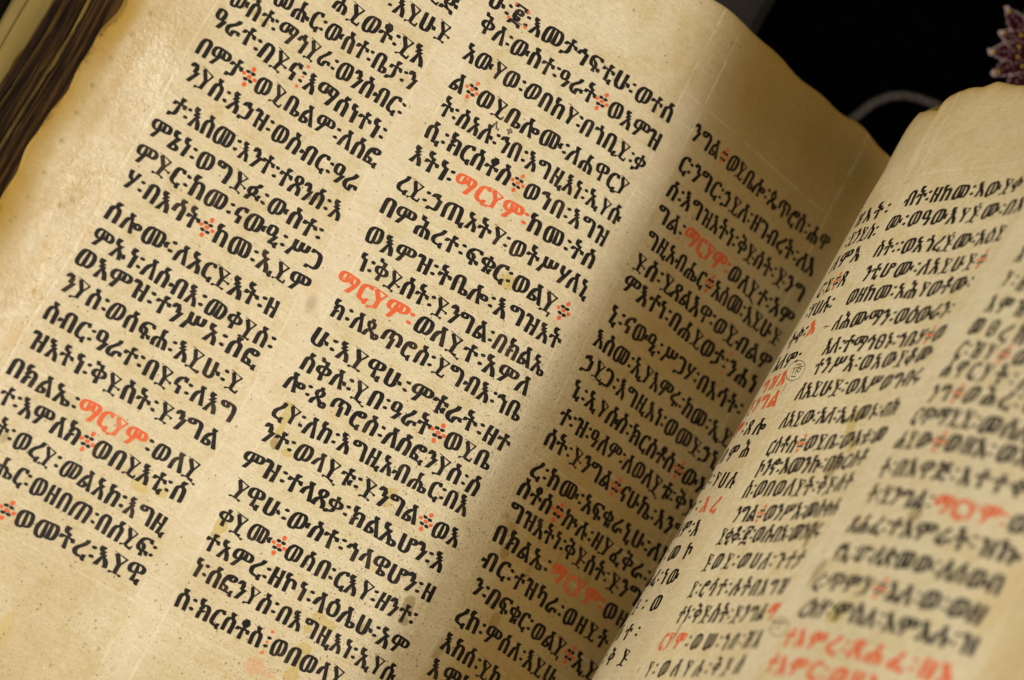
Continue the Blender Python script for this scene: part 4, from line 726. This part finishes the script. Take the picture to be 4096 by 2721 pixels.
def wedge_letters():
    # the three-cornered letters, as this scribe's broad pen draws them
    T_ = [bar(-.04, .735, .52, .63, .022, .06), bar(.09, .69, .32, .33, .17, .17), bar(.52, .66, .36, .36, .08, .07), bar(.325, .42, .27, .02, .17, .16)]
    foot = [bar(.08, .0, .47, -.01, .055), blob(.08, -.03, .13, .11), blob(.47, -.03, .13, .11)]
    arm = [bar(.36, .30, .60, .26, .06), blob(.60, .25, .12, .12)]
    return {'የ': (.56, T_), 'ያ': (.58, T_ + [bar(.29, .04, .07, .0, .06), blob(.05, -.03, .14, .12)]),
            'ዩ': (.62, T_ + arm), 'ዬ': (.60, T_ + [bar(.27, .05, .50, .0, .06), blob(.52, .03, .16, .15)]),
            'ይ': (.62, T_ + [bar(.10, .03, .30, .06, .05), blob(.08, .0, .12, .10), bar(.27, .04, .54, .01, .10, .09), bar(.54, -.02, .58, .15, .09, .07)]),
            'ዮ': (.60, T_ + [blob(.46, .04, .13, .12)]),
            'ደ': (.58, T_ + foot), 'ድ': (.66, T_ + foot + arm), 'ዲ': (.64, T_ + foot + [bar(.30, -.02, .62, -.13, .06, .05), blob(.62, -.13, .13, .10)]),
            'ዳ': (.62, T_ + foot + [bar(.47, .0, .45, -.17, .09)]), 'ዴ': (.66, T_ + foot + [bar(.32, -.02, .58, -.08, .06), blob(.60, -.05, .17, .16)]),
            'ዶ': (.64, T_ + [blob(.33, .80, .20, .09), bar(.34, .79, .32, .66, .07)] + foot + arm[:1]), 'ዱ': (.66, T_ + foot + arm)}
WEDGE = wedge_letters()
def build_glyph(spec, head=False, ch=None):
    if ch in WEDGE:
        adv, out = WEDGE[ch]
        out = [L if area(L) > 0 else L[::-1] for L in out]
        return close_glyph(adv, out)
    adv, body = spec.split(';')
    loops = [[tuple(int(v) / 1000 for v in p.split(',')) for p in part.split(' ')] for part in body.split('|')]
    out = []
    for i, L in enumerate(loops):
        outer = sum(inside(L[0], K) for j, K in enumerate(loops) if j != i) % 2 == 0
        if (area(L) > 0) != outer: L = L[::-1]
        R = []
        n = len(L)
        for j in range(n):
            p, q, r_ = L[j - 1], L[j], L[(j + 1) % n]
            e1 = (q[0] - p[0], q[1] - p[1]); e2 = (r_[0] - q[0], r_[1] - q[1])
            l1 = math.hypot(*e1) or 1; l2 = math.hypot(*e2) or 1
            n1 = (e1[1] / l1, -e1[0] / l1); n2 = (e2[1] / l2, -e2[0] / l2)
            o1, o2 = ell(*n1), ell(*n2)
            if not outer:
                o1 = (o1[0] * 0.8, o1[1] * 0.8); o2 = (o2[0] * 0.8, o2[1] * 0.8)
            if n1[0] * n2[0] + n1[1] * n2[1] < 0.5 and (e1[0] * e2[1] - e1[1] * e2[0]) > 0 and outer:
                R.append((q[0] + o1[0], q[1] + o1[1])); R.append((q[0] + o2[0], q[1] + o2[1]))
            else:
                R.append((q[0] + (o1[0] + o2[0]) / 2, q[1] + (o1[1] + o2[1]) / 2))
        out.append(R)
    if head:                                # the broad wedge the pen starts a stem with
        ty = max(y for L in out for x, y in L)
        tx = [x for L in out for x, y in L if y > ty - 0.02]
        cx = sum(tx) / len(tx)
        out.append([(cx - 0.135, ty + 0.035), (cx - 0.05, ty - 0.075), (cx + 0.06, ty - 0.09), (cx + 0.125, ty - 0.01), (cx + 0.10, ty + 0.03)])
    return close_glyph(int(adv) / 1000, out)
def close_glyph(adv, out):
    flat, edges = [], []
    for L in out:
        k_ = len(flat); flat += [Vector(p) for p in L]
        edges += [(k_ + i, k_ + (i + 1) % len(L)) for i in range(len(L))]
    vs, _, fs, _, _, _ = delaunay_2d_cdt(flat, edges, [], 1, 1e-5)
    tris = []
    for f in fs:
        c = sum((vs[i] for i in f), Vector((0, 0))) / len(f)
        w = 0
        for L in out:
            for j in range(len(L)):
                x1, y1 = L[j - 1]; x2, y2 = L[j]
                if (y1 > c.y) != (y2 > c.y) and c.x < (x2 - x1) * (c.y - y1) / (y2 - y1) + x1:
                    w += 1 if y2 > y1 else -1
        if w > 0: tris.append(tuple(f))
    return adv, np.array([(v.x, v.y) for v in vs]), tris
HEADED = set(range(0x1208, 0x1218)) | set(range(0x1230, 0x1240)) | set(range(0x1270, 0x1278)) | set(range(0x1290, 0x1298)) | set(range(0x12A0, 0x12B0))
BUILT = {c: build_glyph(g, ord(c) in HEADED, c) for c, g in GLYPHS.items()}
def dab(x, y, w=0.20, h=0.135):
    pts = [(-.52, -.12), (-.30, -.46), (.12, -.50), (.50, -.20), (.52, .14), (.28, .48), (-.14, .46), (-.50, .22)]
    return [(x + a * w, y + b * h) for a, b in pts]
def compose(dabs):
    V, Fc = [], []
    for D_ in dabs:
        k_ = len(V); V += D_
        Fc += [(k_, k_ + i, k_ + i + 1) for i in range(1, len(D_) - 1)]
    return np.array(V), Fc
SIGNS = {'፡': (0.30, compose([dab(.15, .53), dab(.15, .20)]), None),
         '!': (0.30, compose([dab(.15, .53), dab(.15, .20)]), compose([dab(.16, .80, .13, .13), dab(.15, .37, .12, .10), dab(.14, -.06, .13, .13)])),
         '*': (0.62, compose([dab(.20, .50), dab(.42, .50), dab(.20, .22), dab(.42, .22)]),
               compose([dab(.31, .36, .20, .15), dab(.36, .68, .17, .20), dab(.27, 0.03, .17, .20), dab(.05, .38, .17, .15), dab(.57, .34, .17, .15)]))}
def put_line(F, page, row, hand, EM=EM, wide=1.15):
    txt, s0, t0, s1, t1 = row
    seq, red = [], False
    for ch in txt:
        if ch == '{': red = True
        elif ch == '}': red = False
        else: seq.append((ch, red))
    adv = [(SIGNS[c][0] if c in SIGNS else BUILT[c][0]) for c, _ in seq]
    x, cen = 0.0, []
    for a in adv:
        cen.append(x + a / 2); x += a
    L = math.hypot(s1 - s0, t1 - t0)
    k_ = L / max(cen[-1] - cen[0], 1e-3) if len(seq) > 1 else EM
    gx = min(max(k_ / EM, 0.80), wide) * EM
    ca, sa = (s1 - s0) / L, (t1 - t0) / L
    buf = {'b': ([], [], 0), 'r': ([], [], 0)}
    def add(key, P, tris, cx, jit):
        V, Fc, n = buf[key]
        ang, sc, dy, dx, sh = jit
        X = (P[:, 0] - cx[1]) * gx * sc * 0.93
        Y = (P[:, 1] - 0.345) * EM * sc * 1.02
        X = X + sh * Y
        X, Y = X * math.cos(ang) - Y * math.sin(ang) + dx, X * math.sin(ang) + Y * math.cos(ang) + dy
        ph = rng.uniform(0, 6.28)
        X = X + 0.010 * np.sin(9 * Y + ph) + nrg.normal(0, 0.0035, len(X)); Y = Y + 0.008 * np.sin(8 * X + 2 * ph) + nrg.normal(0, 0.0035, len(Y))
        X = X + cx[0]
        s = s0 + X * ca + Y * sa
        t = t0 + X * sa - Y * ca
        V.append(np.stack([s, t], 1)); Fc += [tuple(i + n for i in f) for f in tris]
        buf[key] = (V, Fc, n + len(P))
    for (ch, red), c_, a in zip(seq, cen, adv):
        pos = (c_ - cen[0]) * k_
        jit = (rng.gauss(0, 0.022), 1 + rng.gauss(0, 0.025), rng.gauss(0, 0.012), rng.gauss(0, 0.008), 0.01 + rng.gauss(0, 0.025))
        if ch in SIGNS:
            a_, bl, rd = SIGNS[ch]
            add('r' if red else 'b', bl[0], bl[1], (pos, a_ / 2), jit)
            if rd: add('r', rd[0], rd[1], (pos, a_ / 2), jit)
        else:
            a_, P, tr = BUILT[ch]
            add('r' if red else 'b', P, tr, (pos, a_ / 2), jit)
    for key, nm, mt, up in (('b', 'text_line', hand, 0.006), ('r', 'red_text', mat_red, 0.009)):
        V, Fc, n = buf[key]
        if not n: continue
        st = np.concatenate(V)
        P3 = lift(F, st[:, 0], st[:, 1], up)
        # make every triangle face out of the page
        nn = normals(F, st[:, 0], st[:, 1])
        A = np.array(Fc)
        g = np.cross(P3[A[:, 1]] - P3[A[:, 0]], P3[A[:, 2]] - P3[A[:, 0]])
        flip = (g * nn[A[:, 0]]).sum(1) < 0
        A[flip] = A[flip][:, ::-1]
        make(nm, P3, [tuple(int(q) for q in f) for f in A], mt, page, smooth=False)
for key in ('outer', 'middle', 'inner'):
    for row in LINES[key]: put_line(left, left_page, row, mat_black)
for key in ('hidden', 'facing', 'far'):
    for row in LINES[key]: put_line(right, right_page, row, mat_black, 0.84, 1.7 if key == 'hidden' else 1.2)

def stroke(F, page, pts, w, mat, name, up=0.007):
    P = np.array(pts, float); V, Fc = [], []
    for i in range(len(P)):
        d = P[min(i + 1, len(P) - 1)] - P[max(i - 1, 0)]; d /= np.linalg.norm(d); nrm = np.array([-d[1], d[0]])
        ww = w * (0.7 + 0.5 * rng.random())
        V += [P[i] + nrm * ww / 2, P[i] - nrm * ww / 2]
    for i in range(len(P) - 1):
        Fc.append((2 * i, 2 * i + 1, 2 * i + 3, 2 * i + 2))
    V = np.array(V)
    return make(name, lift(F, V[:, 0], V[:, 1], up), Fc, mat, page, smooth=False)
STROKES = [('L', [(-16.78, -0.41), (-16.34, -0.39)], 0.035, 'k'), ('L', [(-16.78, 0.16), (-16.27, 0.13)], 0.035, 'k'), ('L', [(-16.85, -0.41), (-16.79, -0.37)], 0.1, 'r'), ('L', [(-16.31, -0.41), (-16.22, -0.35)], 0.1, 'r'), ('L', [(-16.88, 0.15), (-16.8, 0.19)], 0.1, 'r'), ('L', [(-16.21, 0.14), (-16.08, 0.15)], 0.1, 'r'), ('R', [(9.01, 6.4), (9.33, 6.51), (9.57, 6.65), (9.71, 6.8), (9.74, 6.95), (9.66, 7.06), (9.46, 7.14), (9.18, 7.17), (8.84, 7.15), (8.48, 7.07), (8.14, 6.95), (7.88, 6.81), (7.72, 6.65), (7.68, 6.51), (7.79, 6.39), (8.01, 6.32), (8.31, 6.29), (8.66, 6.32), (9.01, 6.4)], 0.03, 'p'), ('R', [(8.51, 6.48), (9.02, 6.51)], 0.05, 'p'), ('R', [(8.65, 6.96), (9.12, 7.0)], 0.05, 'p'), ('R', [(8.34, 6.61), (9.37, 6.61)], 0.04, 'p'), ('R', [(8.54, 6.62), (8.59, 6.86)], 0.05, 'p'), ('R', [(8.79, 6.64), (8.92, 6.88)], 0.05, 'p'), ('R', [(9.16, 6.68), (9.26, 6.73), (9.27, 6.79), (9.19, 6.82), (9.05, 6.81), (8.94, 6.76), (8.93, 6.69), (9.02, 6.66), (9.16, 6.68)], 0.04, 'p'), ('R', [(8.59, 7.24), (8.56, 7.66)], 0.03, 'p'), ('R', [(20.24, 16.24), (20.44, 16.33), (20.56, 16.43), (20.61, 16.54), (20.57, 16.63), (20.44, 16.71), (20.25, 16.76), (19.99, 16.77), (19.69, 16.74), (19.42, 16.67), (19.19, 16.58), (19.03, 16.48), (18.98, 16.37), (19.03, 16.27), (19.18, 16.19), (19.4, 16.15), (19.68, 16.14), (19.97, 16.18), (20.24, 16.24)], 0.03, 'p'), ('R', [(18.98, 16.3), (20.18, 16.31)], 0.06, 'p'), ('R', [(19.29, 16.34), (19.4, 16.55)], 0.05, 'p'), ('R', [(19.68, 16.34), (19.9, 16.58)], 0.05, 'p'), ('R', [(9.25, 5.05), (9.82, 5.08)], 0.04, 'p'), ('R', [(9.43, 4.98), (9.5, 5.17)], 0.04, 'p')]
NOTE = ('ሊቀ', -15.4, 3.66, -14.9, 3.6)

for side_, pts, wd, cl in STROKES:
    dense = [pts[0]]
    for p_, q_ in zip(pts[:-1], pts[1:]):
        for u_ in (0.34, 0.67, 1.0):
            dense.append((p_[0] + (q_[0] - p_[0]) * u_, p_[1] + (q_[1] - p_[1]) * u_))
    stroke(left if side_ == 'L' else right, left_page if side_ == 'L' else right_page, dense, wd,
           {'k': mat_black, 'r': mat_red, 'p': mat_pale}[cl], 'red_stroke' if cl == 'r' else 'pen_stroke')
put_line(left, left_page, NOTE, mat_pale, 0.36)

# ------------------------------------------------------------------ cloth and ground behind the book
mat_velvet = plain('black_velvet', (0.0004, 0.0003, 0.0005), (0.0012, 0.0009, 0.0012), 120, 0.95, bump=0.4, spec=0.0)
mat_ground = plain('grey_brown_stone', (0.016, 0.013, 0.011), (0.030, 0.025, 0.021), 30, 0.9, spec=0.1)
cloth = bpy.data.objects.new('black_velvet_cloth', None)
col.objects.link(cloth)
cloth.location = (0, 0, -0.04)
tag(cloth, 'black velvet cloth under the open book, with a silver cord and a beaded maroon flower', 'cloth')
def cz(x, y):
    return -4.0 + 0.05 * math.sin(x * 0.5 + 1) * math.sin(y * 0.4) + 0.10 * math.sin(0.23 * y + 0.6 * x)
V, Fc = [], []
NX, NY = 90, 90
for j in range(NY + 1):
    for i in range(NX + 1):
        y = -45 + 95 * j / NY
        x = -6.45 + 56 * i / NX + (0.12 * math.sin(y * 0.6) if i == 0 else 0)
        V.append((x, y, cz(x, y) + 4.0))
for j in range(NY):
    for i in range(NX):
        a = j * (NX + 1) + i
        Fc.append((a, a + 1, a + NX + 2, a + NX + 1))
n0 = len(V)
V += [(x, y, z - 0.25) for x, y, z in V]
Fc += [tuple(n0 + q for q in f[::-1]) for f in Fc]
for j in range(NY):
    a = j * (NX + 1); b = a + NX + 1
    Fc.append((a, b, b + n0, a + n0))
make('cloth_sheet', V, Fc, mat_velvet, cloth)
mat_cord = plain('tarnished_silver_cord', (0.018, 0.014, 0.012), (0.048, 0.038, 0.033), 500, 0.7, bump=0.8, spec=0.25)
arc = [(-2.3, 5.0), (-1.95, 5.8), (-1.56, 6.55), (-1.25, 7.25), (-0.76, 7.80), (-0.3, 8.08), (0.19, 8.20), (0.72, 8.28), (1.25, 8.32), (2.2, 8.1), (3.4, 7.5), (4.6, 6.6)]
fine = []
for i in range(len(arc) - 1):
    for q in range(6):
        u = q / 6; fine.append((arc[i][0] * (1 - u) + arc[i + 1][0] * u, arc[i][1] * (1 - u) + arc[i + 1][1] * u))
path = [(x, y, cz(x, y) + 4.0 + 0.16) for x, y in fine]
V, Fc = tube(path, 0.20)
make('silver_cord', V, Fc, mat_cord, cloth)
mat_maroon = plain('maroon_thread', (0.010, 0.0006, 0.002), (0.040, 0.003, 0.009), 700, 0.7, bump=1.0, spec=0.05)
mat_bead = plain('pinkish_glass_bead', (0.40, 0.25, 0.24), (0.55, 0.44, 0.38), 200, 0.35, spec=0.5)
mat_gold = plain('gold_sequin', (0.75, 0.48, 0.03), (0.85, 0.60, 0.08), 200, 0.22, spec=0.7)
FX, FY = 3.75, 12.1
def flower_petal(ang, length, width, parent):
    V, Fc = [], []
    ca, sa = math.cos(ang), math.sin(ang)
    N, K = 12, 7
    def at(u, v, h):
        w = width * math.sin(math.pi * min(1, 0.12 + 0.88 * u) ** 0.9) ** 0.8 * (1 if u < 1 else 0)
        r = 0.45 + length * u
        return (FX + ca * r - sa * v * w, FY + sa * r + ca * v * w, h)
    for i in range(N + 1):
        for j in range(K):
            v = -1 + 2 * j / (K - 1)
            V.append(at(i / N, v * 0.5, 0.10 + 0.10 * (1 - v * v) + (0.05 if j % 2 else 0.0)))
    for i in range(N):
        for j in range(K - 1):
            a = i * K + j
            Fc.append((a, a + K, a + K + 1, a + 1))
    p = make('petal', V, Fc, mat_maroon, parent)
    return p, at
base_pts = [(FX + 0.7 * math.cos(a), FY + 0.7 * math.sin(a), 0.12) for a in [i * math.pi / 10 for i in range(20)]]
flower = make('embroidered_flower', base_pts + [(FX, FY, 0.25)], [(i, (i + 1) % 20, 20) for i in range(20)], mat_maroon, cloth)
def sphere(c, r, V, Fc, nu=8, nv=5):
    k_ = len(V)
    for i in range(nv + 1):
        th = math.pi * i / nv
        for j in range(nu):
            ph = 2 * math.pi * j / nu
            V.append((c[0] + r * math.sin(th) * math.cos(ph), c[1] + r * math.sin(th) * math.sin(ph), c[2] + r * math.cos(th)))
    for i in range(nv):
        for j in range(nu):
            Fc.append((k_ + i * nu + j, k_ + (i + 1) * nu + j, k_ + (i + 1) * nu + (j + 1) % nu, k_ + i * nu + (j + 1) % nu))
for i, deg in enumerate((152, 178, 206, 232, 258, 286, 314, 342, 10, 38, 66, 96, 124)):
    ln_ = (1.75, 1.30, 1.55, 1.60)[i % 4]
    p, at = flower_petal(math.radians(deg), ln_, 0.80, flower)
    VB, FB = [], []
    for q in range(15):
        u = q / 14
        for v in (-0.52, 0.52):
            c = at(u, v, 0.17)
            sphere((c[0] + rng.uniform(-.02, .02), c[1] + rng.uniform(-.02, .02), c[2]), rng.uniform(0.030, 0.046), VB, FB)
    for q in range(5):
        c = at(0.25 + 0.13 * q, 0.0, 0.27)
        sphere(c, 0.03, VB, FB)
    c = at(1.0, 0, 0.2)
    for q in range(6):
        sphere((c[0] + rng.uniform(-.09, .09), c[1] + rng.uniform(-.09, .09), c[2]), 0.05, VB, FB)
    tag(make('bead_outline', VB, FB, mat_bead, p), kind='stuff')
    VB, FB = [], []
    for u, v in ((0.90, 0.1), (0.30, 0.3)):
        c = at(u, v, 0.30)
        sphere(c, 0.05, VB, FB)
    make('gold_sequin', VB, FB, mat_gold, p)

# ground: one grey stone sheet the cloth lies on
V, Fc = [], []
for j in range(41):
    for i in range(41):
        x, y = -300 + 15 * i, -300 + 15 * j
        V.append((x, y, -4.6 + 0.1 * math.sin(x) * math.sin(y * 1.3)))
for j in range(40):
    for i in range(40):
        a = j * 41 + i
        Fc.append((a, a + 1, a + 42, a + 41))
tag(make('ground', V, Fc, mat_ground), kind='structure')
